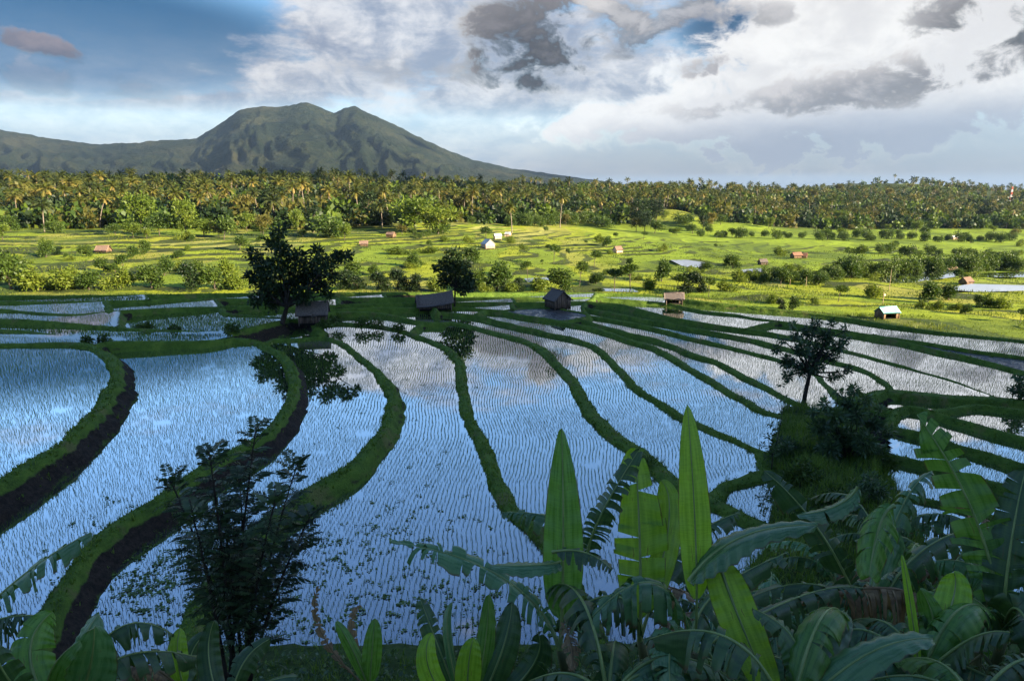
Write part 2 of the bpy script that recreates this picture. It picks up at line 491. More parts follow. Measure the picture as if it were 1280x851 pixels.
def banana_mat(name, c0, c1, gloss, trans, tcol):
    m_, nt = new_mat(name)
    uv = nt.n('ShaderNodeTexCoord').outputs['UV']
    su = nt.n('ShaderNodeSeparateXYZ', Vector=uv)
    oi = nt.n('ShaderNodeObjectInfo').outputs['Random']
    w1 = nt.n('ShaderNodeTexNoise', {'noise_dimensions': '2D'}, Scale=1.0, Detail=3.0)
    nt.put(w1.inputs['Vector'], nt.vmath('MULTIPLY', uv, (210.0, 1.5, 1.0)))
    w2 = nt.n('ShaderNodeTexNoise', {'noise_dimensions': '2D'}, Scale=5.0, Detail=4.0)
    nt.put(w2.inputs['Vector'], uv)
    fcol = nt.m('ADD', nt.m('MULTIPLY', w1.outputs[0], 0.35), nt.m('MULTIPLY', w2.outputs[0], 0.75))
    col = nt.mix(nt.ss(fcol, 0.35, 0.75), c0, c1)
    # brown drying rim and blemishes
    edge = nt.ss(nt.m('ADD', su.outputs[1], nt.m('MULTIPLY', w2.outputs[0], 0.12)), 1.01, 1.07)
    spots = nt.m('MULTIPLY', nt.ss(w2.outputs[0], 0.70, 0.76), 0.6)
    col = nt.mix(nt.m('MAXIMUM', edge, spots), col, (0.10, 0.065, 0.025))
    col = nt.mix(1.0, col, nt.mix(oi, (0.8, 0.8, 0.8), (1.2, 1.2, 1.2)), 'MULTIPLY')
    b = bsdf(nt, col, nt.ss(w2.outputs[0], 0.3, 0.7, gloss - 0.06, gloss + 0.12), 0.5, bump(nt, w1.outputs[0], 0.25, 0.01))
    tr = nt.n('ShaderNodeBsdfTranslucent', Color=nt.mix(1.0, col, tcol, 'MULTIPLY')).outputs[0]
    mx = nt.n('ShaderNodeMixShader'); mx.inputs[0].default_value = trans
    nt.put(mx.inputs[1], b); nt.put(mx.inputs[2], tr)
    out(nt, mx.outputs[0])
    return m_
MAT['ban_bright'] = banana_mat('banana_leaf_young', (0.155, 0.29, 0.028), (0.25, 0.42, 0.05), 0.34, 0.45, (1.7, 1.6, 0.5))
MAT['ban_mid'] = banana_mat('banana_leaf', (0.072, 0.168, 0.029), (0.136, 0.272, 0.048), 0.30, 0.35, (1.6, 1.6, 0.6))
MAT['ban_cool'] = banana_mat('banana_leaf_waxy', (0.060, 0.145, 0.051), (0.119, 0.221, 0.085), 0.26, 0.22, (1.4, 1.6, 0.6))
MAT['ban_dark'] = banana_mat('banana_leaf_old', (0.032, 0.072, 0.022), (0.064, 0.125, 0.035), 0.34, 0.2, (1.4, 1.5, 0.6))
MAT['ban_dry'] = banana_mat('banana_leaf_dry', (0.13, 0.075, 0.030), (0.32, 0.21, 0.10), 0.6, 0.25, (1.2, 1.1, 0.8))
MAT['midrib'] = solid('banana_midrib', (0.14, 0.20, 0.05), (0.24, 0.29, 0.09), 4.0, 0.4, 0.4, 0.1)
MAT['pseudostem'] = solid('banana_stem', (0.06, 0.08, 0.025), (0.16, 0.15, 0.06), 3.0, 0.6, 0.3, 0.4, (1, 1, 0.2))

# ------------------------------------------------------------------ terraces: field banks traced on the ground
# (pixel x, pixel y, top height): heights fall towards the right, as the terraces do
def seg(pts, z):
    """pts: list of (px,py); z: one height, or heights at the ends"""
    n = len(pts)
    if z == 'fall':      # the long banks fall with the land from left to right
        return [(p[0], p[1], float(np.interp(p[0], [-160, 150, 300, 400, 550, 700, 850, 1000, 1300], [2.6, 2.1, 1.5, 1.0, 0.3, -0.3, -0.8, -1.1, -1.4]))) for p in pts]
    z0, z1 = (z, z) if not isinstance(z, tuple) else z
    return [(p[0], p[1], z0 + (z1 - z0) * i / max(1, n - 1)) for i, p in enumerate(pts)]

BUNDS = []   # (pixel polyline with z, half width of top)
def bund(pts, z, wt=0.34):
    BUNDS.append((seg(pts, z), wt))

A_, B_, C_, D_ = 2.65, 1.65, 0.85, 0.25
bund([(-160, 433), (0, 430), (82, 429), (112, 432), (134, 444), (146, 461), (141, 481), (128, 504), (107, 528), (81, 551), (40, 578), (0, 602), (-70, 645), (-200, 720), (-400, 800), (-700, 930)], A_, 0.42)
bund([(118, 432), (134, 428), (199, 427), (258, 426), (289, 423), (312, 425)], (2.4, 1.75), 0.4)
bund([(307, 424), (318, 426), (331, 432), (353, 444), (364, 464), (366, 488), (356, 514), (336, 538), (302, 558), (269, 575), (235, 597), (201, 622), (163, 644), (128, 669), (103, 699), (81, 729), (68, 750), (60, 767), (45, 800), (30, 850), (15, 920), (0, 1000)], B_, 0.42)
bund([(332, 429), (345, 424), (374, 423), (398, 421), (413, 423), (433, 432), (457, 451), (477, 471), (489, 494), (489, 514), (480, 538), (460, 562), (437, 582), (403, 602), (372, 624), (340, 645), (300, 680), (270, 715), (250, 750), (240, 790), (232, 850), (226, 980)], C_, 0.42)
bund([(398, 421), (400, 408), (419, 404), (446, 405), (472, 407), (499, 412), (526, 421), (552, 431), (567, 441), (574, 455), (576, 471), (580, 496), (585, 521), (599, 547), (611, 575), (618, 597), (630, 622), (648, 643), (672, 662), (700, 700), (730, 760), (760, 850), (790, 980)], D_, 0.42)
bund([(552, 404), (567, 403), (595, 409), (626, 417), (658, 426), (682, 440), (694, 453), (716, 476), (729, 501), (749, 525), (769, 545), (796, 562), (816, 579), (846, 604), (890, 626), (924, 643), (950, 655), (985, 676), (1020, 700)], -0.05, 0.6)
bund([(546, 390), (567, 391), (595, 395), (630, 403), (665, 411), (691, 417), (719, 423), (743, 432), (761, 446), (776, 463), (796, 484), (823, 501), (850, 518), (884, 535), (917, 548), (955, 565)], (0.05, -0.25), 0.36)
bund([(593, 394), (607, 388), (628, 389), (654, 394), (682, 398), (710, 403), (747, 411), (783, 423), (818, 434), (839, 445), (861, 458), (886, 473), (910, 488), (932, 501), (955, 513), (985, 521)], (-0.1, -0.45), 0.45)
bund([(628, 388), (658, 385), (691, 385), (719, 389), (736, 394), (720, 399), (705, 401)], -0.3, 0.32)
bund([(720, 398), (733, 401), (759, 409), (790, 417), (820, 424), (847, 434), (869, 443), (895, 451), (914, 460), (932, 471), (955, 482), (979, 496), (1010, 510)], (-0.4, -0.7), 0.38)
bund([(733, 394), (771, 400), (806, 407), (835, 414), (870, 423), (905, 431), (941, 440), (964, 446), (980, 451), (1000, 458), (1018, 467), (1030, 478), (1040, 490), (1050, 503)], (-0.6, -0.9), 0.36)
bund([(729, 384), (759, 390), (800, 398), (835, 404), (870, 411), (905, 417), (941, 424), (964, 430), (987, 436), (1015, 443), (1039, 451), (1063, 457), (1083, 464), (1096, 472), (1107, 480), (1115, 488)], (-0.6, -1.0), 0.34)
N2 = [(-160, 380), (0, 387), (47, 391), (98, 393), (141, 389), (192, 386), (300, 383), (420, 381), (520, 379), (600, 378), (690, 378), (733, 377), (771, 380), (806, 388), (835, 396), (870, 402), (905, 407), (931, 411), (952, 414), (983, 420), (1020, 428), (1057, 438), (1083, 445), (1109, 452), (1131, 458), (1153, 465), (1175, 471), (1197, 478), (1237, 494)]
bund(N2, 'fall', 0.26)
N1 = [(-160, 374), (0, 377), (70, 377), (129, 376), (192, 375), (300, 373), (450, 372), (560, 372), (680, 372), (745, 372), (800, 376), (833, 379), (859, 384), (882, 389), (917, 393), (945, 398), (973, 401), (1011, 407), (1066, 415), (1098, 421), (1131, 427), (1164, 436), (1197, 443), (1230, 451), (1258, 458), (1280, 464), (1340, 478), (1600, 522)]
bund(N1, 'fall', 0.26)
EDGE = [(-160, 368), (0, 370), (150, 369), (300, 367), (450, 366), (600, 366), (720, 366), (800, 368), (850, 373), (880, 377), (917, 381), (964, 386), (1011, 391), (1058, 397), (1098, 404), (1153, 412), (1197, 417), (1280, 426), (1340, 433), (1700, 480)]
bund(EDGE, 'fall', 0.5)
bund([(1092, 418), (1105, 421), (1142, 426), (1175, 431), (1219, 438), (1280, 446), (1340, 455), (1650, 498)], -1.3, 0.3)
bund([(931, 411), (950, 406), (971, 401)], -1.1, 0.34)
bund([(1050, 503), (1080, 496), (1115, 489), (1150, 492), (1200, 496), (1237, 497), (1280, 501), (1360, 510), (1700, 550)], -1.0, 0.9)
bund([(1116, 514), (1133, 508), (1158, 512), (1192, 523), (1237, 536), (1280, 547), (1360, 568), (1700, 650)], -1.35, 0.4)
bund([(1165, 513), (1181, 512), (1223, 507), (1280, 513), (1360, 523), (1700, 570)], -1.2, 0.4)
bund([(1116, 533), (1153, 542), (1198, 556), (1237, 567), (1280, 581), (1360, 605), (1700, 700)], -1.6, 0.34)
bund([(1108, 567), (1153, 578), (1198, 591), (1237, 602), (1280, 614), (1360, 640), (1700, 740)], -1.85, 0.34)
bund([(1098, 609), (1153, 622), (1198, 633), (1280, 656), (1360, 680), (1700, 780)], -2.1, 0.4)
bund([(880, 630), (905, 606), (930, 597), (957, 590)], -0.4, 0.6)
# rows behind the big ponds on the left
bund([(-160, 398), (0, 399), (70, 403), (141, 409), (211, 413), (265, 416), (292, 414), (320, 408), (345, 402)], (2.7, 1.5), 0.34)
bund([(-160, 408), (0, 412), (70, 418), (131, 423), (136, 428)], (2.75, 2.0), 0.4)
bund([(265, 416), (281, 419), (289, 423)], 1.7, 0.4)
bund([(276, 385), (281, 391), (326, 396), (366, 399), (385, 398), (398, 409)], (1.6, 0.9), 0.36)
bund([(385, 398), (409, 391), (440, 390), (472, 391), (499, 396), (526, 402), (552, 404)], (0.9, 0.3), 0.36)
bund([(390, 396), (394, 388), (420, 386), (500, 385), (567, 384), (628, 388)], (0.9, -0.1), 0.32)
bund([(132, 376), (137, 390)], 2.2, 0.3)
bund([(150, 389), (148, 398), (146, 409)], 2.0, 0.34)
bund([(528, 403), (520, 409), (512, 416)], 0.3, 0.36)
bund([(270, 374), (276, 384)], 1.7, 0.3)
bund([(404, 381), (398, 388)], 0.95, 0.3)
bund([(540, 378), (546, 391)], 0.3, 0.3)
bund([(640, 378), (640, 386)], -0.1, 0.3)
bund([(420, 372), (424, 381)], 0.95, 0.3)
bund([(640, 372), (642, 378)], -0.1, 0.3)
bund([(180, 369), (186, 375)], 2.0, 0.3)
bund([(330, 367), (336, 373)], 1.4, 0.3)
bund([(480, 366), (482, 372)], 0.6, 0.3)
bund([(745, 366), (741, 373), (733, 377), (729, 384), (733, 394)], (-0.3, -0.6), 0.34)
bund([(836, 371), (832, 379)], -0.7, 0.3)
# outline of the grassy knoll on the right: a boundary of the water only
KNOLL = [[(1115, 488), (1050, 503), (1010, 510), (985, 520), (962, 545), (956, 565), (957, 590), (985, 640), (1030, 700), (1080, 780), (1120, 980), (1170, 1300)],
         [(1115, 488), (1116, 513), (1120, 535), (1116, 560), (1106, 590), (1098, 615), (1095, 660), (1105, 760), (1140, 980), (1180, 1300)]]

def resample(P, step):
    """Catmull-Rom through P, then even steps in plan"""
    P = np.asarray(P, float)
    if len(P) == 2:
        Q = P[0] + (P[1] - P[0]) * np.linspace(0, 1, 40)[:, None]
    else:
        E = np.vstack([2 * P[0] - P[1], P, 2 * P[-1] - P[-2]])
        t = np.linspace(0, 1, 24, endpoint=False)[:, None]
        Q = []
        for i in range(len(P) - 1):
            a, b, c, d = E[i:i + 4]
            Q.append(0.5 * (2 * b + (c - a) * t + (2 * a - 5 * b + 4 * c - d) * t ** 2 + (3 * b - a - 3 * c + d) * t ** 3))
        Q = np.vstack(Q + [P[-1:]])
    L = np.concatenate(([0], np.cumsum(np.linalg.norm(np.diff(Q[:, :2], axis=0), axis=1))))
    k = max(2, int(L[-1] / step))
    s = np.linspace(0, L[-1], k)
    return np.stack([np.interp(s, L, Q[:, j]) for j in range(3)], 1)

raw = []
for pts, wt_ in BUNDS:
    P = [at_z(px, py, z) for px, py, z in pts]
    raw.append([resample(P, 0.35), wt_, pts])
lines = []
for i, (P, wt_, pts) in enumerate(raw):
    for end in (0, -1):
        px, py, _ = pts[end]
        a, b = (P[0], P[3]) if end == 0 else (P[-1], P[-4])
        d = (a - b)[:2]; d = d / (np.linalg.norm(d) + 1e-9)
        add = None
        if px < -50 or px > 1330 or py > 900:          # runs on beyond the picture
            k = np.arange(1, 400)[:, None] * 0.35
            add = np.column_stack([a[:2] + d * k, np.full(len(k), a[2])])
        else:                                          # meets a neighbouring bank
            best = None
            for j, (Q, _w, _p) in enumerate(raw):
                if j == i: continue
                dd = np.hypot(Q[:, 0] - a[0], Q[:, 1] - a[1]); m = int(dd.argmin())
                if dd[m] < 4.5 and (best is None or dd[m] < best[0]): best = (dd[m], Q[m])
            if best is not None and best[0] > 0.3:
                k = max(2, int(best[0] / 0.3))
                add = a + (best[1] - a) * (np.arange(1, k + 1) / k)[:, None]
        if add is not None:
            P = np.vstack([add[::-1], P]) if end == 0 else np.vstack([P, add])
    lines.append((P, wt_))
edge_world = resample([at_z(p[0], p[1], p[2]) for p in seg(EDGE, 'fall')], 0.5)
knoll_world = [resample([at_z(px, py, -0.7) for px, py in k], 0.35) for k in KNOLL]

# ------------------------------------------------------------------ terrain height
U_T = np.array([-1.6, -0.75, -0.25, 0.0, 0.25, 0.5, 0.75, 1.6])
Y_T = np.array([80, 130, 200, 300, 400, 500, 600, 700, 850, 1000, 1200, 1500, 2200, 4000.0])
Z_T = np.array([
    [1.0, -2.4, -0.6, 1.8, 9.0, 15.0, 16.0, 16.0, 10.0, 4.0, -4, -12, -20, -25],
    [0.8, -2.6, -0.9, 1.6, 9.0, 14.5, 15.0, 14.0, 8.0, 2.0, -6, -12, -20, -25],
    [-0.6, -3.2, -2.2, 0.2, 7.5, 14.5, 17.0, 16.0, 10.0, 4.0, -4, -12, -20, -25],
    [-1.4, -3.8, -3.6, -2.2, -0.5, 4.5, 10.0, 13.5, 12.0, 6.0, -4, -12, -20, -25],
    [-2.0, -3.6, -5.4, -6.4, -7.0, -2.0, 4.5, 9.0, 11.0, 8.0, 0, -10, -20, -25],
    [-2.4, -4.0, -7.0, -9.5, -10.5, -11.0, -8.0, -3.0, 4.5, 9.5, 11.0, 0, -20, -25],
    [-2.8, -5.0, -9.0, -12.0, -13.6, -14.0, -12.5, -10.0, -3.0, 4.5, 10.0, 9, -15, -25],
    [-3.5, -6.0, -10.0, -13.0, -14.5, -15.0, -14.0, -12.0, -5.0, 3.0, 10.0, 9, -15, -25]])

eu = edge_world[:, 0] / edge_world[:, 1]
o_ = np.argsort(eu)
EU, EY = eu[o_], edge_world[o_, 1]

CREST = np.array([(-40, -45, 18), (20, -32, 26), (50, -27, 40), (80, -24, 60), (105, -24, 80), (135, -22.5, 81.5), (175, -20, 82.5), (215, -19.5, 80), (250, -32, 79.5), (276, -42, 79), (320, -70, 79), (420, -130, 75)], float)
SPUR = np.array([(10.5, 21, 1.2), (15.5, 29, 0.5), (18.5, 36, 0.1), (21.5, 44, -0.3), (24.0, 51, -0.9)], float)

def seg_dist(x, y, P):
    """distance to polyline and interpolated third coordinate"""
    best = np.full(x.shape, 1e9); val = np.zeros(x.shape)
    for a, b in zip(P[:-1], P[1:]):
        d = b[:2] - a[:2]; L2 = (d ** 2).sum()
        t = np.clip(((x - a[0]) * d[0] + (y - a[1]) * d[1]) / L2, 0, 1)
        dd = np.hypot(x - a[0] - t * d[0], y - a[1] - t * d[1])
        m = dd < best
        best = np.where(m, dd, best); val = np.where(m, a[2] + t * (b[2] - a[2]), val)
    return best, val

SLOPE_Y = [-60, -20, -3, 0, 3, 7, 12, 17, 20, 23, 24.5, 26, 60]
SLOPE_Z = [34, 23, 16.2, 15.1, 13.4, 10.2, 6.3, 2.6, 0.9, 0.05, -1.5, -4.5, -4.5]

def sstep(x, a, b):
    t = np.clip((x - a) / (b - a), 0, 1)
    return t * t * (3 - 2 * t)

def plain(x, y):
    yy = np.maximum(y, 1.0)
    u = np.clip(x / yy, -1.6, 1.6)
    r = np.clip(y, 80, 4000)
    ui = np.clip(np.searchsorted(U_T, u) - 1, 0, len(U_T) - 2)
    yi = np.clip(np.searchsorted(Y_T, r) - 1, 0, len(Y_T) - 2)
    fu = (u - U_T[ui]) / (U_T[ui + 1] - U_T[ui]); fy = (r - Y_T[yi]) / (Y_T[yi + 1] - Y_T[yi])
    z = (Z_T[ui, yi] * (1 - fu) + Z_T[ui + 1, yi] * fu) * (1 - fy) + (Z_T[ui, yi + 1] * (1 - fu) + Z_T[ui + 1, yi + 1] * fu) * fy
    far = sstep(r, 300, 700)
    z = z + fbm(x / 38.0, y / 30.0, 3, 3) * (1.15 + 1.3 * far) + far * fbm(x / 110.0, y / 110.0, 5, 3) * 4.5
    # wooded hill rising out of the far right ridge, and a low blue hill beyond it
    z = z + 15.0 * np.exp(-(((x - 640) / 120) ** 2 + ((y - 1150) / 160) ** 2)) + 62 * np.exp(-(((x - 1500) / 420) ** 2 + ((y - 3000) / 300) ** 2))
    # bare grassy knob in the forest edge
    z = z + 5.5 * np.exp(-(((x - 110) / 22) ** 2 + ((y - 475) / 40) ** 2))
    return z

STEP = 0.5
def gz(x, y, full=False):
    x = np.asarray(x, float); y = np.asarray(y, float)
    p = plain(x, y)
    # fields of the valley floor are stepped terraces
    q = np.floor(p / STEP); fr_ = p / STEP - q
    stepped = (q + sstep(fr_, 0.74, 0.95)) * STEP
    wq = 1 - sstep(y, 300, 380)
    zp = stepped * wq + p * (1 - wq)
    u = x / np.maximum(y, 1.0)
    ey = np.interp(u, EU, EY)
    inside = 1 - sstep(y, ey - 0.9, ey + 0.2)
    z = zp * (1 - inside) - 4.5 * inside
    # side of the terraced land beyond the picture
    # camera hillside
    hs = np.interp(y, SLOPE_Y, SLOPE_Z) + fbm(x / 5.0, y / 5.0, 11, 3) * 0.5 * sstep(-y, -24, -14)
    hs = np.where(y < 40, hs, -99)
    cd, cz = seg_dist(x, y, CREST)
    hs = np.maximum(hs, np.where(cd > 95, -99.0, 0.0) + cz * np.exp(-(cd / 33.0) ** 2) * 1.0 - 3.5 + fbm(x / 9.0, y / 9.0, 23, 3) * 1.2 * np.exp(-(cd / 30) ** 2) + 3.5 * np.exp(-(cd / 25) ** 2))
    sd, sz = seg_dist(x, y, SPUR)
    ks = sz + 0.6 - 4.4 * sstep(sd, 1.5, 6.5) + fbm(x / 2.5, y / 2.5, 31, 3) * 0.7
    ks = np.where(sd < 8.5, ks, -99)
    near = np.maximum(hs, ks)
    z = np.maximum(z, near)
    if full:
        return z, q, fr_ * wq, near >= z - 1e-6
    return z

def hit(px, py, y0=60.0, y1=3000.0):
    """first point of the ground along a pixel's ray"""
    d = ray(px, py)
    Y = np.geomspace(y0, y1, 700)
    t = Y / d[1]
    x = d[0] * t; z = CAMZ + d[2] * t
    g = gz(x, Y)
    k = np.argmax(g > z)
    if not (g > z).any(): k = len(Y) - 1
    return np.array([x[k], Y[k], g[k]])

def gz1(x, y):
    return float(gz(np.array([x]), np.array([y]))[0])

# ------------------------------------------------------------------ rasterise terraces, find paddies and their levels
CELL = 0.25
X0, X1, YB0, YB1 = -118.0, 92.0, 16.5, 128.0
NX, NY = int((X1 - X0) / CELL), int((YB1 - YB0) / CELL)
bar = np.zeros((NY, NX), bool)
barz = np.full((NY, NX), 99.0)
def stamp(grid, P, rad, val=True, zgrid=None):
    k = int(math.ceil(rad / CELL))
    oy, ox = np.mgrid[-k:k + 1, -k:k + 1]
    m = np.hypot(oy, ox) * CELL <= rad
    oy, ox = oy[m], ox[m]
    ci = ((P[:, 0] - X0) / CELL).astype(int); ri = ((P[:, 1] - YB0) / CELL).astype(int)
    rr = (ri[:, None] + oy[None]); cc = (ci[:, None] + ox[None])
    ok = (rr >= 0) & (rr < NY) & (cc >= 0) & (cc < NX)
    grid[rr[ok], cc[ok]] = val
    if zgrid is not None:
        zz = np.broadcast_to(P[:, 2][:, None], rr.shape)
        np.minimum.at(zgrid, (rr[ok], cc[ok]), zz[ok])
for P, wt_ in lines:
    stamp(bar, P, 0.36, True, barz)
for P in knoll_world:
    stamp(bar, P, 0.36, True)
yy_, xx_ = np.mgrid[0:NY, 0:NX]
cx = X0 + (xx_ + 0.5) * CELL; cy = YB0 + (yy_ + 0.5) * CELL
# nothing beyond the outer bank
beyond = cy > np.interp(cx / cy, EU, EY)
bar |= beyond
lab = np.zeros((NY, NX), np.int32)
barl = bar.tolist()
labl = lab.tolist()
n_lab = 0
comp_cells = {}
for r0 in range(0, NY, 2):
    for c0 in range(0, NX, 2):
        if barl[r0][c0] or labl[r0][c0]: continue
        n_lab += 1
        dq = deque([(r0, c0)]); labl[r0][c0] = n_lab; cells = 0
        while dq:
            r_, c_ = dq.popleft(); cells += 1
            for a, b in ((r_ + 1, c_), (r_ - 1, c_), (r_, c_ + 1), (r_, c_ - 1)):
                if 0 <= a < NY and 0 <= b < NX and not labl[a][b] and not barl[a][b]:
                    labl[a][b] = n_lab; dq.append((a, b))
        comp_cells[n_lab] = cells
lab = np.array(labl, np.int32)

def grow(L, k):
    for _ in range(k):
        N = L.copy()
        for dr, dc in ((1, 0), (-1, 0), (0, 1), (0, -1)):
            sh = np.roll(np.roll(L, dr, 0), dc, 1)
            N = np.where(N == 0, sh, N)
        L = N
    return L

level = {}
barz_f = np.where(barz < 90, barz, np.nan)
for l in range(1, n_lab + 1):
    m = lab == l
    ring = np.zeros_like(m)
    for dr, dc in ((2, 0), (-2, 0), (0, 2), (0, -2)):
        ring |= np.roll(np.roll(m, dr, 0), dc, 1)
    ring &= ~m
    ring[:3] = False; ring[-3:] = False; ring[:, :3] = False; ring[:, -3:] = False
    zz = barz_f[ring]; zz = zz[~np.isnan(zz)]
    far_row = cy[m].mean() > 72
    level[l] = (np.percentile(zz, 12) - (0.12 if far_row else 0.22)) if len(zz) else -9

def label_at(px, py, z=0.0):
    p = at_z(px, py, z)
    r_, c_ = int((p[1] - YB0) / CELL), int((p[0] - X0) / CELL)
    return int(lab[r_, c_]) if 0 <= r_ < NY and 0 <= c_ < NX else 0

land = {l for l in comp_cells if comp_cells[l] < 40 or level[l] < -8}
l_kn = label_at(1045, 600, -1); land.add(l_kn)
muddy = {label_at(680, 391, -0.4), label_at(1230, 447, -1.4)}
weedy = {label_at(60, 407, 2.4), label_at(200, 405, 2.2), label_at(230, 372, 2.0), label_at(90, 372, 2.2), label_at(360, 388, 1.2), label_at(370, 378, 1.0), label_at(470, 388, 0.6), label_at(330, 410, 1.3)}
muddy.discard(0); weedy.discard(0)
weedy -= muddy | {label_at(540, 550, 0), label_at(660, 550, -0.3), label_at(800, 530, -0.5), label_at(250, 500, 1.4)}

big = grow(np.where(np.isin(lab, list(land)), 0, lab), 3)
big[-40:] = 0
for l in range(1, n_lab + 1):
    if l in land: continue
    m = big == l
    V = []; Q = []
    rows = np.where(m.any(1))[0]
    z = level[l]
    for r_ in rows:
        d = np.diff(np.concatenate(([0], m[r_].astype(np.int8), [0])))
        for a, b in zip(np.where(d == 1)[0], np.where(d == -1)[0]):
            xa, xb = X0 + a * CELL, X0 + b * CELL
            ya, yb = YB0 + r_ * CELL, YB0 + (r_ + 1) * CELL
            k = len(V)
            V += [(xa, ya, z), (xb, ya, z), (xb, yb, z), (xa, yb, z)]
            Q.append((k, k + 1, k + 2, k + 3))
    o = link('paddy_water' if l not in muddy else 'paddy_mud', mesh_np('paddy_water', V, [np.array(Q)], (MAT['mud' if l in muddy else 'water'],)))
    tag(o, kind='structure')

def level_at(x, y, default):
    r_ = ((y - YB0) / CELL).astype(int); c_ = ((x - X0) / CELL).astype(int)
    ok = (r_ >= 0) & (r_ < NY) & (c_ >= 0) & (c_ < NX)
    out_ = np.full(x.shape, np.nan)
    ll = lab[np.clip(r_, 0, NY - 1), np.clip(c_, 0, NX - 1)]
    lv = np.array([np.nan] + [level[i] if i not in land else np.nan for i in range(1, n_lab + 1)])
    out_[ok] = lv[ll[ok]]
    return out_

# ------------------------------------------------------------------ field banks (bunds)
excl = np.zeros((NY, NX), bool)
grass_pts = []     # (x,y,z,height,dist)
def smooth1(a, k=7):
    ker = np.ones(k) / k
    return np.convolve(np.pad(a, k // 2, mode='edge'), ker, 'valid')
for bi, (P, wt_) in enumerate(lines):
    n = len(P)
    T = np.gradient(P[:, :2], axis=0); T /= np.linalg.norm(T, axis=1)[:, None] + 1e-9
    Nn = np.stack([T[:, 1], -T[:, 0]], 1)          # to the right of travel
    side = {}
    for sgn in (-1, 1):
        lv = np.full(n, np.nan)
        for off in (0.7, 1.0, 1.4, 2.0):
            q = P[:, :2] + Nn * sgn * (off)
            v = level_at(q[:, 0], q[:, 1], None)
            lv = np.where(np.isnan(lv), v, lv)
        q = P[:, :2] + Nn * sgn * 2.0
        g = gz(q[:, 0], q[:, 1])
        lv = np.where(np.isnan(lv), np.clip(g, P[:, 2] - 2.5, P[:, 2]), lv)
        side[sgn] = smooth1(lv, 9)
    s = np.arange(n) * 0.35
    wig = fbm(s / 2.2, np.full(n, bi * 3.7), 41, 3) * 0.22
    top = P[:, 2] + fbm(s / 3.0, np.full(n, bi * 5.1), 43, 3) * 0.07
    wv = wt_ * 0.8 * (1 + 0.45 * fbm(s / 3.0, np.full(n, bi * 1.9), 47, 3))
    rows = []; mudv = []
    for sgn in (-1, 1):
        drop = np.maximum(top - side[sgn], 0.1)
        run = 0.18 + 0.95 * np.clip(drop - 0.3, 0, 3)
        pr = [(0.45, 0.05, 0.0), (1.0, -0.03, 0.0)]
        jit = fbm(s / 1.3, np.full(n, bi * 7.7 + sgn), 53, 3)
        sec = [(wv * 0.4, top + 0.05, 0 * s), (wv, top - 0.04 + 0.03 * jit, 0 * s)]
        for f_ in (0.3, 0.62, 1.0):
            jj = fbm(s / 1.0 + 50 * f_, np.full(n, bi * 7.7 + sgn * 3), 57, 3)
            sec.append((wv + run * f_ + 0.30 * jj * np.clip(drop, 0.2, 1), top - 0.04 - drop * (f_ ** 0.85) - (0.06 if f_ == 1.0 else 0), np.clip(drop - 0.6, 0, 0.4) / 0.4 * (0.62 + 0.5 * (f_ - 0.2)) * (0.45 if f_ == 1.0 else 1.0)))
        sec.append((wv + run + 0.25, side[sgn] - 0.35, 0 * s))
        for (o2, z2, md) in sec:
            q = P[:, :2] + Nn * ((sgn * o2) + wig)[:, None]
            rows.append((sgn, np.column_stack([q, z2]), md))
        stamp(excl, np.column_stack([P[:, :2] + Nn * (sgn * (wv + run) * 0.5)[:, None], P[:, 2]]), float(np.median(wv + run)) * 0.5 + 0.12)
    left = [r_ for r_ in rows if r_[0] == -1][::-1]; right = [r_ for r_ in rows if r_[0] == 1]
    allr = left + right
    k = len(allr)
    V = np.stack([a[1] for a in allr], 1).reshape(-1, 3)
    md = np.stack([a[2] for a in allr], 1).reshape(-1)
    idx = np.arange(n * k).reshape(n, k)
    Q = np.stack([idx[:-1, :-1], idx[:-1, 1:], idx[1:, 1:], idx[1:, :-1]], -1).reshape(-1, 4)
    o = link('field_bank', mesh_np('field_bank', V, [Q], (MAT['bund'],), True, {'mud': md}))
    tag(o, kind='structure')
    # where grass grows on it
    G = V.reshape(n, k, 3); MD = md.reshape(n, k)
    dist = np.hypot(P[:, 0], P[:, 1]); vis = np.abs(P[:, 0] / np.maximum(P[:, 1], 1)) < 1.0
    for i in np.where(vis & (P[:, 1] > 16))[0]:
        if i + 1 >= n: continue
        dens = np.clip(26 * 40 / max(dist[i], 22), 10, 46)
        width = np.linalg.norm(G[i, 1] - G[i, -2])
        cnt = rng.poisson(dens * width * 0.35)
        if not cnt: continue
        a = rng.random(cnt) * (k - 3) + 1; b = rng.random(cnt)
        ia = a.astype(int); fa = a - ia
        p0 = G[i, ia] * (1 - fa)[:, None] + G[i, ia + 1] * fa[:, None]
        p1 = G[i + 1, ia] * (1 - fa)[:, None] + G[i + 1, ia + 1] * fa[:, None]
        p = p0 * (1 - b)[:, None] + p1 * b[:, None]
        keep = (MD[i, ia] < 0.25) | (rng.random(cnt) < 0.12)
        p = p[keep]
        if len(p): grass_pts.append(np.column_stack([p, np.full(len(p), dist[i])]))

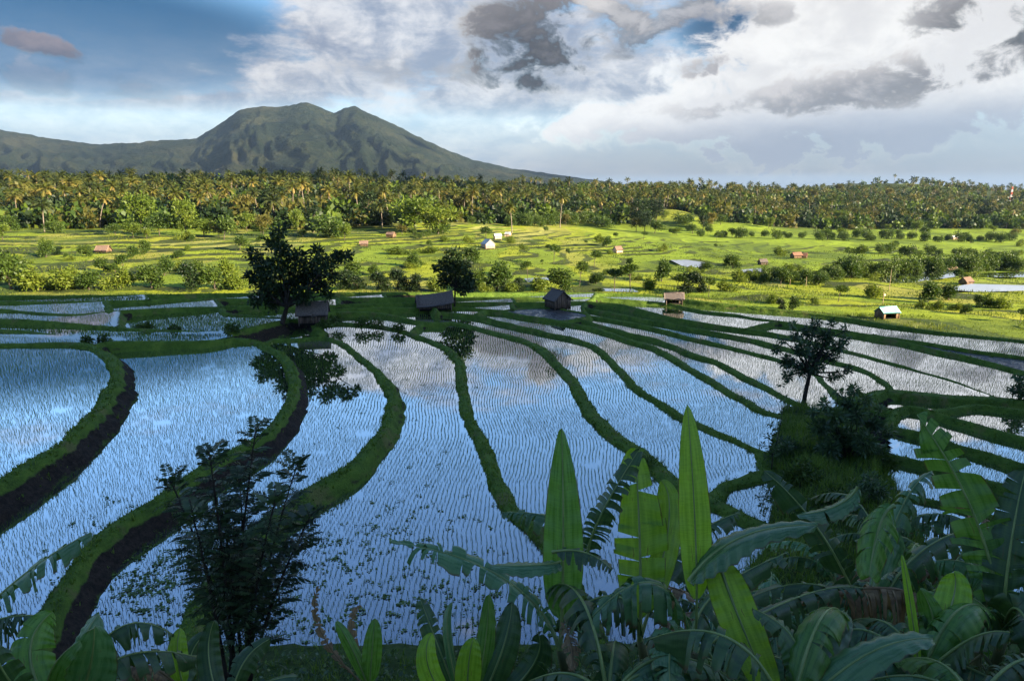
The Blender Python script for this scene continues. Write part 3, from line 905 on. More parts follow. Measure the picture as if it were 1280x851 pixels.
# ------------------------------------------------------------------ blades: rice, bank grass
def blades(P, H, Wd, nb, lean, vary):
    """P (n,3) tuft roots; nb blades each, one bent two-triangle blade per entry"""
    n = len(P)
    P = np.repeat(P, nb, 0); H = np.repeat(H, nb) * rng.uniform(0.65, 1.15, n * nb)
    Wd = np.repeat(Wd, nb); va = np.clip(np.repeat(vary, nb) + rng.normal(0, 0.12, n * nb), 0, 1)
    th = rng.uniform(0, 2 * math.pi, n * nb); le = np.abs(rng.normal(lean, lean * 0.5, n * nb))
    d = np.stack([np.cos(th), np.sin(th), 0 * th], 1); s_ = np.stack([-np.sin(th), np.cos(th), 0 * th], 1)
    up = np.array([0, 0, 1.0])
    ro = P + d * (Wd * 0.8)[:, None]
    mid = ro + up * (H * 0.6)[:, None] + d * (H * le * 0.35)[:, None]
    tip = ro + up * (H * (1 - 0.25 * le))[:, None] + d * (H * le)[:, None]
    V = np.stack([ro - s_ * (Wd * 0.5)[:, None], ro + s_ * (Wd * 0.5)[:, None], mid + s_ * (Wd * 0.42)[:, None], mid - s_ * (Wd * 0.42)[:, None], tip], 1)
    b = np.arange(n * nb)[:, None] * 5
    Q = b + np.array([[0, 1, 2, 3]]); Tt = b + np.array([[3, 2, 4]])
    return V.reshape(-1, 3), Q, Tt, np.repeat(va, 5)

def tri_blades(P, H, Wd, nb, lean, vary):
    n = len(P)
    P = np.repeat(P, nb, 0); H = np.repeat(H, nb) * rng.uniform(0.6, 1.2, n * nb)
    Wd = np.repeat(Wd, nb); va = np.clip(np.repeat(vary, nb) + rng.normal(0, 0.12, n * nb), 0, 1)
    th = rng.uniform(0, 2 * math.pi, n * nb); le = np.abs(rng.normal(lean, lean * 0.5, n * nb))
    d = np.stack([np.cos(th), np.sin(th), 0 * th], 1); s_ = np.stack([-np.sin(th), np.cos(th), 0 * th], 1)
    tip = P + np.array([0, 0, 1.0]) * H[:, None] + d * (H * le)[:, None]
    V = np.stack([P - s_ * (Wd * 0.5)[:, None], P + s_ * (Wd * 0.5)[:, None], tip], 1)
    return V.reshape(-1, 3), np.arange(n * nb * 3).reshape(-1, 3), np.repeat(va, 3)

RV, RT, RA = [], [], []
off = 0
lv_arr = np.array([0.0] + [level[i] for i in range(1, n_lab + 1)])
gx_, gy_ = cx.ravel(), cy.ravel()
land_near = (gz(cx, cy))
for (ya, yb, dx, dy, nb, wd, hh) in ((16.5, 40, 0.235, 0.19, 5, 0.017, 0.19), (40, 64, 0.235, 0.21, 4, 0.022, 0.20), (64, 128, 0.27, 0.28, 3, 0.032, 0.21)):
    xs = np.arange(X0, X1, dx); ys = np.arange(ya, yb, dy)
    XX, YY = np.meshgrid(xs, ys)
    # rows run roughly down the view, wandering with the banks; planted by hand, so uneven
    wob = 0.9 * fbm(XX / 26, YY / 9, 71, 2) + 0.11 * fbm(XX / 3.0, YY / 1.6, 73, 2)
    px_ = XX + wob + rng.normal(0, 0.018, XX.shape); py_ = YY + rng.normal(0, 0.04, XX.shape)
    px_ = px_.ravel(); py_ = py_.ravel()
    inv = np.abs(px_ / py_) < 1.0
    px_, py_ = px_[inv], py_[inv]
    r_ = ((py_ - YB0) / CELL).astype(int); c_ = ((px_ - X0) / CELL).astype(int)
    ok = (r_ >= 0) & (r_ < NY) & (c_ >= 0) & (c_ < NX)
    px_, py_, r_, c_ = px_[ok], py_[ok], r_[ok], c_[ok]
    ll = lab[r_, c_]
    ok = (ll > 0) & ~excl[r_, c_] & ~np.isin(ll, list(land | muddy)) & (land_near[r_, c_] < lv_arr[ll] - 0.02)
    # gaps where seedlings failed
    gap = fbm(px_ / 1.7, py_ / 1.7, 77, 3)
    ok &= (gap > -0.52) & (rng.random(len(px_)) > 0.08)
    px_, py_, ll = px_[ok], py_[ok], ll[ok]
    z = lv_arr[ll] - 0.01
    wd_f = np.where(np.isin(ll, list(weedy)), 2.6, 1.0)
    hf = hh * (1 + 0.18 * fbm(px_ / 6, py_ / 6, 79, 3))
    V, T_, va = tri_blades(np.column_stack([px_, py_, z]), hf, wd * wd_f, nb, 0.34, np.clip(0.42 + 0.3 * fbm(px_ / 8, py_ / 8, 81, 2), 0, 1))
    RV.append(V); RT.append(T_ + off); RA.append(va); off += len(V)
o = link('rice_seedlings', mesh_np('rice_seedlings', np.concatenate(RV), [np.concatenate(RT)], (MAT['rice'],), False, {'vary': np.concatenate(RA)}))
tag(o, 'young rice seedlings planted in wavering rows in the flooded paddies', 'rice', kind='stuff')

GP = np.concatenate(grass_pts)
GP = GP[gz(GP[:, 0], GP[:, 1]) < GP[:, 2] + 0.05]
near = GP[:, 3] < 60
V1, Q1, T1, A1 = blades(GP[near, :3] - [0, 0, 0.02], rng.uniform(0.06, 0.20, near.sum()) * (1 + 0.8 * np.clip(fbm(GP[near, 0] / 1.5, GP[near, 1] / 1.5, 87, 3), 0, 1)), np.clip(GP[near, 3] / 853 * 0.8, 0.018, 0.05), 4, 0.5, np.clip(0.45 + 0.35 * fbm(GP[near, 0] / 3, GP[near, 1] / 3, 83, 3), 0, 1))
fp = GP[~near]
V2, T2, A2 = tri_blades(fp[:, :3] - [0, 0, 0.02], rng.uniform(0.07, 0.20, len(fp)), np.full(len(fp), 0.07), 3, 0.45, np.clip(0.4 + 0.35 * fbm(fp[:, 0] / 4, fp[:, 1] / 4, 85, 3), 0, 1))
wc = GP[(GP[:, 3] < 75) & (rng.random(len(GP)) < 0.05) & (fbm(GP[:, 0] / 2.5, GP[:, 1] / 2.5, 161, 2) > 0.05)]
wc = np.repeat(wc[:, :3], 5, 0) + rng.normal(0, 0.07, (len(wc) * 5, 3)) * [1, 1, 0]
V3, T3_, A3 = tri_blades(wc - [0, 0, 0.03], rng.uniform(0.22, 0.5, len(wc)), np.full(len(wc), 0.035), 2, 0.4, rng.uniform(0.2, 0.9, len(wc)))
V2, T2, A2 = np.concatenate([V2, V3]), np.concatenate([T2, T3_ + len(V2)]), np.concatenate([A2, A3])
o = link('bank_grass', mesh_np('bank_grass', np.concatenate([V1, V2]), [Q1, np.concatenate([T1, T2 + len(V1)])], (MAT['grass'],), False, {'vary': np.concatenate([A1, A2])}))
tag(o, 'short green grass growing along the field banks', 'grass', kind='stuff')

# floating weed in the near ponds
ctr = []
for (px, py, z, sx, sy, n) in ((480, 745, 0, 110, 45, 900), (420, 690, 0, 50, 30, 300), (200, 715, 0.6, 60, 28, 900), (160, 740, 0.6, 30, 20, 300), (470, 640, 0, 70, 30, 260), (500, 500, 0, 40, 50, 160), (590, 770, 0, 60, 30, 200)):
    c_ = at_z(px, py, z); k = 17 / (CAMZ - z)
    for i in range(n // 6):
        q = at_z(px + rnd.gauss(0, sx), py + rnd.gauss(0, sy), z)
        for j in range(6):
            ctr.append((q[0] + rnd.gauss(0, 0.13), q[1] + rnd.gauss(0, 0.13)))
ctr = np.array(ctr)
lv = level_at(ctr[:, 0], ctr[:, 1], None)
r_ = np.clip(((ctr[:, 1] - YB0) / CELL).astype(int), 0, NY - 1); c_ = np.clip(((ctr[:, 0] - X0) / CELL).astype(int), 0, NX - 1)
ok = ~np.isnan(lv) & (gz(ctr[:, 0], ctr[:, 1]) < lv)
ctr, lv = ctr[ok], lv[ok]
n = len(ctr)
th = rng.uniform(0, 6.28, n); sz = rng.uniform(0.04, 0.10, n)
offs = np.array([[1, 0], [0, 0.7], [-1, 0], [0, -0.7]])
cs, sn = np.cos(th)[:, None], np.sin(th)[:, None]
vx = ctr[:, 0][:, None] + sz[:, None] * (offs[:, 0] * cs - offs[:, 1] * sn)
vy = ctr[:, 1][:, None] + sz[:, None] * (offs[:, 0] * sn + offs[:, 1] * cs)
vz = lv[:, None] + 0.015 + rng.uniform(0, 0.05, (n, 4))
o = link('floating_weed', mesh_np('floating_weed', np.stack([vx, vy, vz], -1).reshape(-1, 3), [np.arange(n * 4).reshape(-1, 4)], (MAT['weed'],), False, {'vary': np.repeat(rng.random(n), 4)}))
tag(o, 'patches of small green weed floating on the near ponds', 'water weed', kind='stuff')

# ------------------------------------------------------------------ ground sheet
th_f = np.radians(np.arange(-44, 44.01, 0.19))
th_b = np.radians(np.arange(46, 314.1, 2.0))
TH = np.concatenate([th_f, th_b])
RR = np.concatenate([np.geomspace(1.2, 20, 45)[:-1], np.geomspace(20, 75, 60)[:-1], np.arange(75, 340, 1.1), np.geomspace(340, 1500, 150)[1:], np.geomspace(1500, 6300, 30)[1:]])
gx = RR[:, None] * np.sin(TH)[None]; gy = RR[:, None] * np.cos(TH)[None]
# keep the rings flat across the view so depth steps stay even
ZZ, qq, fr2, isnear = gz(gx, gy, True)
behind = gy < 1
ZZ = np.where((gy < 75) & ~isnear & behind, -4.5, ZZ)
cd, cz = seg_dist(gx, gy, CREST)
nr, nc = ZZ.shape
# field colours
fid = qq * 7.13 + np.floor((gx + 10 * fbm(gx / 30, gy / 30, 91, 2)) / 17.0) * 3.71
hsh = np.abs(np.sin(fid * 12.9898) * 43758.5453) % 1.0
pal = np.array([(0.27, 0.31, 0.020), (0.23, 0.29, 0.020), (0.31, 0.33, 0.030), (0.19, 0.26, 0.02), (0.33, 0.33, 0.08), (0.28, 0.32, 0.022), (0.24, 0.30, 0.018), (0.29, 0.29, 0.05)])
colr = pal[(hsh * len(pal)).astype(int) % len(pal)]
# right-hand fields are an even fresher green
ug = gx / np.maximum(gy, 1)
gw = (sstep(ug, 0.05, 0.2) * sstep(gy, 150, 220))[..., None]
colr = colr * (1 - gw) + np.array([0.185, 0.255, 0.018]) * gw * (0.8 + 0.4 * hsh[..., None])
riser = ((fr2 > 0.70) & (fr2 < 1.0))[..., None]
colr = np.where(riser, np.array([0.045, 0.06, 0.014]), colr)  # darker riser grass, with the shade of steps turned from the sun painted in
nzf = fbm(gx / 6, gy / 6, 95, 4)[..., None]
scr = sstep(fbm(gx / 25, gy / 25, 97, 4), 0.12, 0.4)[..., None]
colr = colr * (1 - 0.55 * scr) + np.array([0.06, 0.10, 0.016]) * 0.55 * scr
colr = colr * (1 + 0.25 * nzf)
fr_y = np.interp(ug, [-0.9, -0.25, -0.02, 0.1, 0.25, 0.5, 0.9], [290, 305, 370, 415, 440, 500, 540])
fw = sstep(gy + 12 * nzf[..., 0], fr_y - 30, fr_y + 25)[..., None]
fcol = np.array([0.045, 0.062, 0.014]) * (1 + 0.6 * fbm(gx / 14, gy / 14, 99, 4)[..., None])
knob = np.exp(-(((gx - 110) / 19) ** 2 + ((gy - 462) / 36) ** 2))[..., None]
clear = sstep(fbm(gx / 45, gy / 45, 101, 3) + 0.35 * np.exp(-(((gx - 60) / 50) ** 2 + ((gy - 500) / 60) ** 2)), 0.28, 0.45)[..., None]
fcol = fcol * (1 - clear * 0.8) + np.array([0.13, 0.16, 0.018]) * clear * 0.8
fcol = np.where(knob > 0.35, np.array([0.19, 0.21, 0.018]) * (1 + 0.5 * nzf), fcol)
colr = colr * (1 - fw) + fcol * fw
ncol = np.array([0.04, 0.065, 0.014]) * (1 + 0.7 * fbm(gx / 1.5, gy / 1.5, 103, 4)[..., None])
colr = np.where(isnear[..., None], ncol, colr)
colr = np.where((gy > 1600)[..., None], np.array([0.05, 0.065, 0.03]), colr)
colr = np.clip(colr, 0.004, 1)
idx = np.arange(nr * nc).reshape(nr, nc)
nx_ = np.roll(idx, -1, 1)
Q = np.stack([idx[:-1], idx[1:], nx_[1:], nx_[:-1]], -1).reshape(-1, 4)
V = np.stack([gx, gy, ZZ], -1).reshape(-1, 3)
ctr_i = len(V)
V = np.vstack([V, [[0, 0, gz1(0, 0)]]])
Tc = np.stack([idx[0], nx_[0], np.full(nc, ctr_i)], -1)
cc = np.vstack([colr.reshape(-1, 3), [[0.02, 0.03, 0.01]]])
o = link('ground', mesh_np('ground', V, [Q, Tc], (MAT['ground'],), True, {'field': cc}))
tag(o, kind='structure')

# ------------------------------------------------------------------ mountain
SIL = np.array([(-700, 150), (-400, 158), (-150, 156), (0, 163), (60, 173), (120, 181), (170, 179), (205, 176), (245, 174), (275, 155), (300, 138), (325, 134), (345, 135), (370, 131), (385, 129), (400, 134), (418, 141), (430, 134), (442, 133), (460, 142), (490, 155), (520, 170), (550, 184), (590, 200), (640, 211), (700, 219), (755, 227), (800, 233), (860, 240), (1000, 246), (1400, 250)], float)
ua = np.array([ray(p[0], p[1])[0] / ray(p[0], p[1])[1] for p in SIL])
ta = np.array([ray(p[0], p[1])[2] / ray(p[0], p[1])[1] for p in SIL])
u_m = np.linspace(-1.3, 0.75, 600)
t_m = np.interp(u_m, ua, ta)
YR = 4600 + 500 * fbm(u_m * 3, u_m * 0, 111, 2)
v_m = np.concatenate([np.linspace(0, 1, 150), np.linspace(1.02, 1.3, 14)])
UU, VV = np.meshgrid(u_m, v_m, indexing='ij')
YF = 1900 + 300 * fbm(UU * 5, UU * 0, 113, 2)
YM = YF + (YR[:, None] - YF) * VV
XM = UU * YM
HP = CAMZ + t_m[:, None] * YR[:, None]           # ridge height seen on the skyline
prof = np.where(VV <= 1, VV ** 1.25 * (0.72 + 0.28 * VV ** 1.5), np.clip(1 - (VV - 1) * 1.8, 0, 1))
warp = 0.05 * fbm(UU * 12, VV * 4, 115, 3)
rid = 1 - np.abs(fbm((UU + warp) * 20, VV * 2.2, 117, 4, 0.55)) * 2
rid2 = 1 - np.abs(fbm((UU + warp) * 48, VV * 6, 119, 3)) * 2
bell = np.clip(1 - np.abs(VV - 0.55) / 0.5, 0, 1)
hgt = np.clip(HP + 25, 5, None)
ZM = -25 + hgt * prof + hgt * bell * (0.17 * (rid - 0.4) + 0.08 * (rid2 - 0.4)) + 4.0 * fbm(UU * 200, VV * 60, 121, 3)
ii = np.arange(ZM.size).reshape(ZM.shape)
Q = np.stack([ii[:-1, :-1], ii[1:, :-1], ii[1:, 1:], ii[:-1, 1:]], -1).reshape(-1, 4)
o = link('mountain', mesh_np('mountain', np.stack([XM, YM, ZM], -1).reshape(-1, 3), [Q], (MAT['mountain'],), True))
tag(o, kind='structure')

# ------------------------------------------------------------------ foliage builders
def leaf_cards(g, C, L, ratio=0.45, outward=None, vary=None, droop=0.15, lg=None):
    """one folded rhombic leaf per centre C (n,3), length L; pointing along 'outward' with scatter"""
    n = len(C)
    gen = lg or rng
    d = gen.normal(0, 1, (n, 3))
    if outward is not None: d = d * 0.75 + outward * 1.0
    d[:, 2] -= droop
    d /= np.linalg.norm(d, axis=1)[:, None] + 1e-9
    r_ = gen.normal(0, 1, (n, 3))
    s_ = np.cross(d, r_); s_ /= np.linalg.norm(s_, axis=1)[:, None] + 1e-9
    L = np.broadcast_to(L, (n,)) * gen.uniform(0.7, 1.25, n)
    a = C; b = C + d * L[:, None]
    m = C + d * (L * 0.45)[:, None]
    wv = (L * ratio * 0.5)[:, None]
    V = np.stack([a, m + s_ * wv, b, m - s_ * wv], 1)
    k = np.arange(n)[:, None] * 4
    va = vary if vary is not None else gen.random(n)
    g.add(V.reshape(-1, 3), k + np.array([[0, 1, 2, 3]]), vary=np.repeat(va, 4))

def crown_points(clumps, n, lg, shell=0.55):
    """points spread through clumps [(x,y,z,rx,ry,rz)], thicker near the outside; also outward direction"""
    cl = np.array(clumps, float)
    wgt = (cl[:, 3] * cl[:, 4] * cl[:, 5]) ** 0.67; wgt /= wgt.sum()
    k = lg.choice(len(cl), n, p=wgt)
    d = lg.normal(0, 1, (n, 3)); d /= np.linalg.norm(d, axis=1)[:, None]
    rad = lg.random(n) ** shell
    # lumpy outline
    lump = 1 + 0.22 * np.sin(d[:, 0] * 7 + k) * np.cos(d[:, 2] * 6 + 2 * k) + 0.1 * lg.normal(0, 1, n)
    p = cl[k, :3] + d * cl[k, 3:6] * (rad * lump)[:, None]
    return p, d, k, rad

def limb(g, a, b, r0, r1, lg, bend=0.12, n=6, sides=6):
    a = np.asarray(a, float); b = np.asarray(b, float)
    t = np.linspace(0, 1, n)[:, None]
    L = np.linalg.norm(b - a)
    off = lg.normal(0, 1, 3) * bend * L
    P = a + (b - a) * t + off * (np.sin(t * math.pi) * 0.6)
    g.tube(P, np.linspace(r0, r1, n), sides)
    return P

def tree_parts(clumps, base, lg, leaf_n, leaf_L, ratio, tr, fork=0.35, droop=0.15, stems=1):
    """meshes for trunk and crown, in coordinates relative to base"""
    gt, gc = Geo(), Geo()
    cl = np.array(clumps, float)
    cen = cl[:, :3].mean(0)
    low = cl[:, 2].min()
    for s_i in range(stems):
        b0 = np.array([lg.normal(0, tr * 1.5), lg.normal(0, tr * 1.5), -0.3]) if stems > 1 else np.array([0, 0, -0.3])
        f0 = np.array([cen[0] * 0.5, cen[1] * 0.5, max(0.25, min(low + 0.2, cen[2] * fork * 2))])
        f0 = b0 + (f0 - b0) * lg.uniform(0.85, 1.1)
        limb(gt, b0, f0, tr, tr * 0.72, lg, 0.06, 7, 8)
        for c in cl[s_i::stems]:
            limb(gt, f0, c[:3] * [1, 1, 1] - [0, 0, c[5] * 0.2], tr * 0.5, tr * 0.12, lg, 0.1, 6, 5)
            for _ in range(2):
                e = c[:3] + lg.normal(0, 0.5, 3) * c[3:6]
                limb(gt, c[:3] - [0, 0, c[5] * 0.3], e, tr * 0.18, tr * 0.05, lg, 0.1, 4, 4)
    p, d, k, rad = crown_points(clumps, leaf_n, lg)
    tone = lg.random(len(cl)) * 0.5 + 0.25
    va = np.clip(tone[k] + lg.normal(0, 0.16, leaf_n), 0, 1)
    leaf_cards(gc, p, leaf_L, ratio, d, va, droop, lg)
    return gt, gc

def put_tree(name, loc, gt, gc, leaf_mat, bark='bark', crown='crown'):
    root = empty(name, loc)
    link('trunk', gt.mesh('trunk', MAT[bark], True), root)
    link(crown, gc.mesh('crown', MAT[leaf_mat]), root)
    return root

def copy_tree(root, loc, rz=0.0, sc=1.0):
    r_ = root.copy(); COL.objects.link(r_)
    r_.location = [float(c) for c in loc]; r_.rotation_euler = (0, 0, rz)
    r_.scale = (sc, sc, sc) if not isinstance(sc, tuple) else sc
    for ch in root.children:
        c = ch.copy(); COL.objects.link(c); c.parent = r_
    return r_

class Stock:
    """first request uses the model itself, later ones copies"""
    def __init__(s, root): s.root = root; s.used = False
    def place(s, loc, rz, sc):
        if not s.used:
            s.used = True
            r_ = s.root
            r_.location = [float(c) for c in loc]; r_.rotation_euler = (0, 0, rz)
            r_.scale = (sc, sc, sc) if not isinstance(sc, tuple) else sc
            return r_
        return copy_tree(s.root, loc, rz, sc)

# ------------------------------------------------------------------ coconut palms
def palm_geo(lg, h, nf, L, detail, skirt=3, lean=0.6):
    gt, gc = Geo(), Geo()
    a = lg.uniform(0, 6.28)
    t = np.linspace(0, 1, 8 if detail > 1 else 4)
    lx = lean * h * 0.12
    P = np.stack([math.cos(a) * lx * t ** 1.7, math.sin(a) * lx * t ** 1.7, -0.4 + (h + 0.4) * t], 1)
    gt.tube(P, (0.20 - 0.07 * t) * (1.25 if detail > 1 else 1.6), 7 if detail > 1 else 4)
    top = P[-1]
    for i in range(nf + skirt):
        az_ = i * 2.39996 + lg.normal(0, 0.25)
        f_ = i / max(1, nf - 1)
        dead = i >= nf
        e0 = math.radians(78 - 95 * f_) + lg.normal(0, 0.12) if not dead else math.radians(-62 + lg.normal(0, 9))
        LL = L * lg.uniform(0.85, 1.1) * (0.75 if dead else 1)
        ns = 6 if detail > 1 else 4
        s_ = np.linspace(0, 1, ns + 1)
        e = e0 - (0.35 + 1.0 * s_) * s_ * (1.05 if not dead else 0.2)
        ds = LL / ns
        hx = np.concatenate(([0], np.cumsum(np.cos(e[:-1]) * ds))); hz = np.concatenate(([0], np.cumsum(np.sin(e[:-1]) * ds)))
        R_ = np.stack([top[0] + np.cos(az_) * hx, top[1] + np.sin(az_) * hx, top[2] + hz], 1)
        sd = np.array([-math.sin(az_), math.cos(az_), 0])
        va = (0.97 if dead else float(np.clip(0.30 + 0.4 * f_ + lg.normal(0, 0.1), 0, 1)))
        nl = 11 if detail > 1 else 3
        for j in range(nl):
            q = 0.08 + 0.9 * (j + lg.uniform(-0.2, 0.2)) / nl; q = min(max(q, 0.02), 0.98)
            c = np.array([np.interp(q, s_, R_[:, k]) for k in range(3)])
            c2 = np.array([np.interp(min(1, q + (0.11 if detail > 1 else 0.34)), s_, R_[:, k]) for k in range(3)])
            fw = (c2 - c); fw /= np.linalg.norm(fw) + 1e-9
            ll = LL * 0.26 * math.sin(math.pi * min(0.97, 0.18 + 0.8 * q)) * (1 if detail > 1 else 1.25)
            for sg in (-1, 1):
                tip = c + sd * sg * ll * 0.75 + fw * ll * 0.5 - np.array([0, 0, ll * lg.uniform(0.35, 0.75)])
                gc.add([c, c2, tip], None, [[0, 1, 2]], vary=va)
    return gt, gc

palm_stock = []
for i, (h, nf, L, mat, lab_) in enumerate(((15.5, 24, 5.0, 'palm', 'tall coconut palm with pale straight trunk and golden lit crown on the wooded slope'),
                                   (13.0, 22, 5.0, 'palm', 'coconut palm of middle height with drooping golden fronds on the wooded slope'),
                                   (17.5, 22, 4.8, 'palm_dark', 'very tall slender coconut palm with dark green crown on the wooded slope'),
                                   (10.5, 22, 5.0, 'palm_dark', 'low bushy coconut palm with broad green crown on the wooded slope'),
                                   (16.0, 22, 4.9, 'palm', 'leaning coconut palm with curved trunk and golden crown on the wooded slope'))):
    lg = np.random.default_rng(300 + i)
    gt, gc = palm_geo(lg, h, nf, L, 2, lean=(2.2 if i == 4 else 0.6))
    r_ = put_tree('coconut_palm', (0, 0, -500), gt, gc, mat, 'palm_trunk')
    tag(r_, lab_, 'palm tree', lab_.replace('on the wooded slope', '').strip() + 's')
    palm_stock.append(Stock(r_))

def front_y(u): return np.interp(u, [-0.9, -0.25, -0.02, 0.1, 0.25, 0.5, 0.9], [290, 305, 370, 415, 440, 500, 540])
def ridge_y(u): return np.interp(u, [-0.9, -0.25, 0.0, 0.25, 0.5, 0.9], [540, 620, 760, 880, 1120, 1320])
def is_clear(x, y):
    """bare patches inside the woods: the grassy knob and the cleared slope left of it"""
    k = np.exp(-(((x - 108) / 25) ** 2 + ((y - 440) / 62) ** 2)) > 0.36
    c = (fbm(x / 45, y / 45, 101, 3) + 0.35 * np.exp(-(((x - 60) / 50) ** 2 + ((y - 500) / 60) ** 2)) > 0.40) & (y < 640)
    return k, c

N = 3800
uu = rng.uniform(-0.98, 0.98, N)
fy, ry = front_y(uu), ridge_y(uu)
tt = rng.random(N)
Ys = 1 / (1 / fy + (1 / (ry + 30) - 1 / fy) * tt)
xs = uu * Ys
kn, cl_ = is_clear(xs, Ys)
keep = ~kn & (~cl_ | (rng.random(N) < 0.2))
# palms stand in loose groves
grove = fbm(xs / 40, Ys / 40, 131, 3)
keep &= (grove > -0.12) | (rng.random(N) < 0.25)
keep &= (Ys > fy * 1.06) | (rng.random(N) < 0.35)
xs, Ys = xs[keep], Ys[keep]
# a few palms the photograph shows singly, in front
singles = [hit(298, 277), hit(20, 277), hit(56, 290), hit(640, 292), hit(350, 268), hit(150, 283), hit(345, 285), hit(478, 285), hit(553, 291), hit(700, 285), hit(590, 278), hit(612, 276)]
o_ = np.argsort(Ys + np.where(np.abs(xs / Ys) > 0.76, 5000, 0))
xs, Ys = xs[o_], Ys[o_]
zs = gz(xs, Ys)
n_ind = 300 - len(singles)
locs = [tuple(p) for p in singles] + list(zip(xs[:n_ind], Ys[:n_ind], zs[:n_ind]))
for i, p in enumerate(locs):
    st = palm_stock[rnd.choice([0, 0, 1, 1, 2, 2, 3, 4])] if i >= len(singles) else palm_stock[(4, 3, 3, 1, 0, 3, 3, 3, 1, 0, 0, 1)[i]]
    s_ = rnd.triangular(0.45, 1.1, 0.74) if i >= len(singles) else rnd.uniform(0.85, 1.1)
    o = st.place(p, rnd.uniform(0, 6.28), s_)
    if i < len(singles):
        o['label'] = 'coconut palm standing clear of the woods, its whole trunk in view'; o['group'] = 'palms standing clear of the woods'
    else:
        nm = ('golden tall straight', 'golden drooping', 'dark slender very tall', 'broad low green', 'golden leaning')[palm_stock.index(st)]
        o['label'] = ('stunted ' if s_ < 0.72 else ('towering ' if s_ > 1.0 else '')) + nm + ' coconut palm in the front ranks of the woods'
        o['group'] = nm + ' coconut palms'
# the many small ones beyond
low = [palm_geo(np.random.default_rng(400 + i), h, 16, 5.0, 1, 2, lean=0.8) for i, h in enumerate((12, 14, 16, 13))]
Gt, Gc = Geo(), Geo()
def stack(G, g, loc, rz, s_, dv=0.0):
    V = np.concatenate(g.v); A = np.concatenate(g.a)
    c, sn = math.cos(rz), math.sin(rz)
    V2 = np.column_stack([V[:, 0] * c - V[:, 1] * sn, V[:, 0] * sn + V[:, 1] * c, V[:, 2]]) * s_ + np.asarray(loc)
    q = np.concatenate(g.q) if g.q else None; t = np.concatenate(g.t) if g.t else None
    G.add(V2, q, t, vary=np.clip(A + dv, 0, 1))
for x, y, z in zip(xs[n_ind:], Ys[n_ind:], zs[n_ind:]):
    i = rnd.randrange(4); rz = rnd.uniform(0, 6.28); s_ = rnd.triangular(0.45, 1.0, 0.7)
    stack(Gt, low[i][0], (x, y, z), rz, s_); stack(Gc, low[i][1], (x, y, z), rz, s_, rnd.uniform(-0.25, 0.2))
far = empty('palm_forest', (0, 0, 0))
tag(far, 'distant mass of small coconut palms covering the far slopes and ridges', 'palm forest', kind='stuff')
tag(link('palm_trunks', Gt.mesh('palm_trunks', MAT['palm_trunk']), far), kind='stuff')
tag(link('palm_crowns', Gc.mesh('palm_crowns', MAT['palm']), far), kind='stuff')

# ------------------------------------------------------------------ broadleaf trees and bushes, far and middle distance
def random_clumps(lg, h, wdt, n, lo=0.35):
    cl = []
    for i in range(n):
        a = lg.uniform(0, 6.28); r_ = wdt * 0.5 * math.sqrt(lg.random()) * 0.75
        z = h * lg.uniform(lo, 0.86)
        s_ = wdt * lg.uniform(0.18, 0.32) * (1.15 - 0.35 * z / h)
        cl.append((math.cos(a) * r_, math.sin(a) * r_, z, s_, s_, s_ * lg.uniform(0.65, 0.95)))
    return cl

def stock_tree(name, seed, h, wdt, ncl, leaves, leaf_L, mat, bark, label, cat, group, lo=0.35, tr=None, ratio=0.5, stems=1):
    lg = np.random.default_rng(seed)
    cl = random_clumps(lg, h, wdt, ncl, lo)
    gt, gc = tree_parts(cl, None, lg, leaves, leaf_L, ratio, tr or h * 0.022, stems=stems)
    r_ = put_tree(name, (0, 0, -500), gt, gc, mat, bark)
    tag(r_, label, cat, group)
    return Stock(r_)

T_ = {}
T_['round'] = stock_tree('broadleaf_tree', 1, 8, 7.5, 9, 1700, 0.7, 'leaf_mid', 'bark', 'round green broadleaf tree at the foot of the palm slope', 'tree', 'round green trees below the palms')
T_['lime'] = stock_tree('broadleaf_tree', 2, 8.5, 8, 10, 1800, 0.7, 'leaf_light', 'bark', 'lime green spreading tree lit by the sun at the foot of the palm slope', 'tree', 'lime green trees below the palms')
T_['olive'] = stock_tree('broadleaf_tree', 3, 10, 8, 9, 1700, 0.75, 'leaf_olive', 'bark', 'olive brown leafy tree among the palms', 'tree', 'olive trees among the palms')
T_['dark'] = stock_tree('broadleaf_tree', 4, 11, 8, 10, 1800, 0.75, 'leaf_dark', 'bark', 'dark evergreen tree among the palms', 'tree', 'dark evergreens among the palms')
T_['bush'] = stock_tree('field_bush', 5, 3.0, 3.4, 7, 1900, 0.34, 'leaf_mid', 'bark', 'leafy green bush growing on a bank between the sunlit fields', 'bush', 'green bushes between the sunlit fields', lo=0.2, stems=3)
T_['bushl'] = stock_tree('field_bush', 6, 2.6, 3.2, 7, 1700, 0.32, 'leaf_light', 'bark', 'yellow green bush growing on a bank between the sunlit fields', 'bush', 'yellow green bushes between the sunlit fields', lo=0.2, stems=3)
T_['bushd'] = stock_tree('field_bush', 7, 3.4, 3.6, 8, 2000, 0.34, 'leaf_dark', 'bark', 'dark green bush on the edge of the shaded terraces', 'bush', 'dark bushes along the terrace edge', lo=0.2, stems=3)
T_['sapling'] = stock_tree('sapling', 8, 4.6, 2.6, 5, 1100, 0.32, 'leaf_mid', 'bark', 'slender young tree with a small round head beside the sunlit fields', 'tree', 'slender saplings beside the fields', lo=0.6, tr=0.06)
T_['shrubrow'] = stock_tree('hedge_shrub', 9, 3.2, 6.5, 9, 1900, 0.5, 'leaf_mid', 'bark', 'wide hedge shrub in the rows that divide the far fields', 'shrub', 'hedge shrubs dividing the far fields', lo=0.25, stems=3)

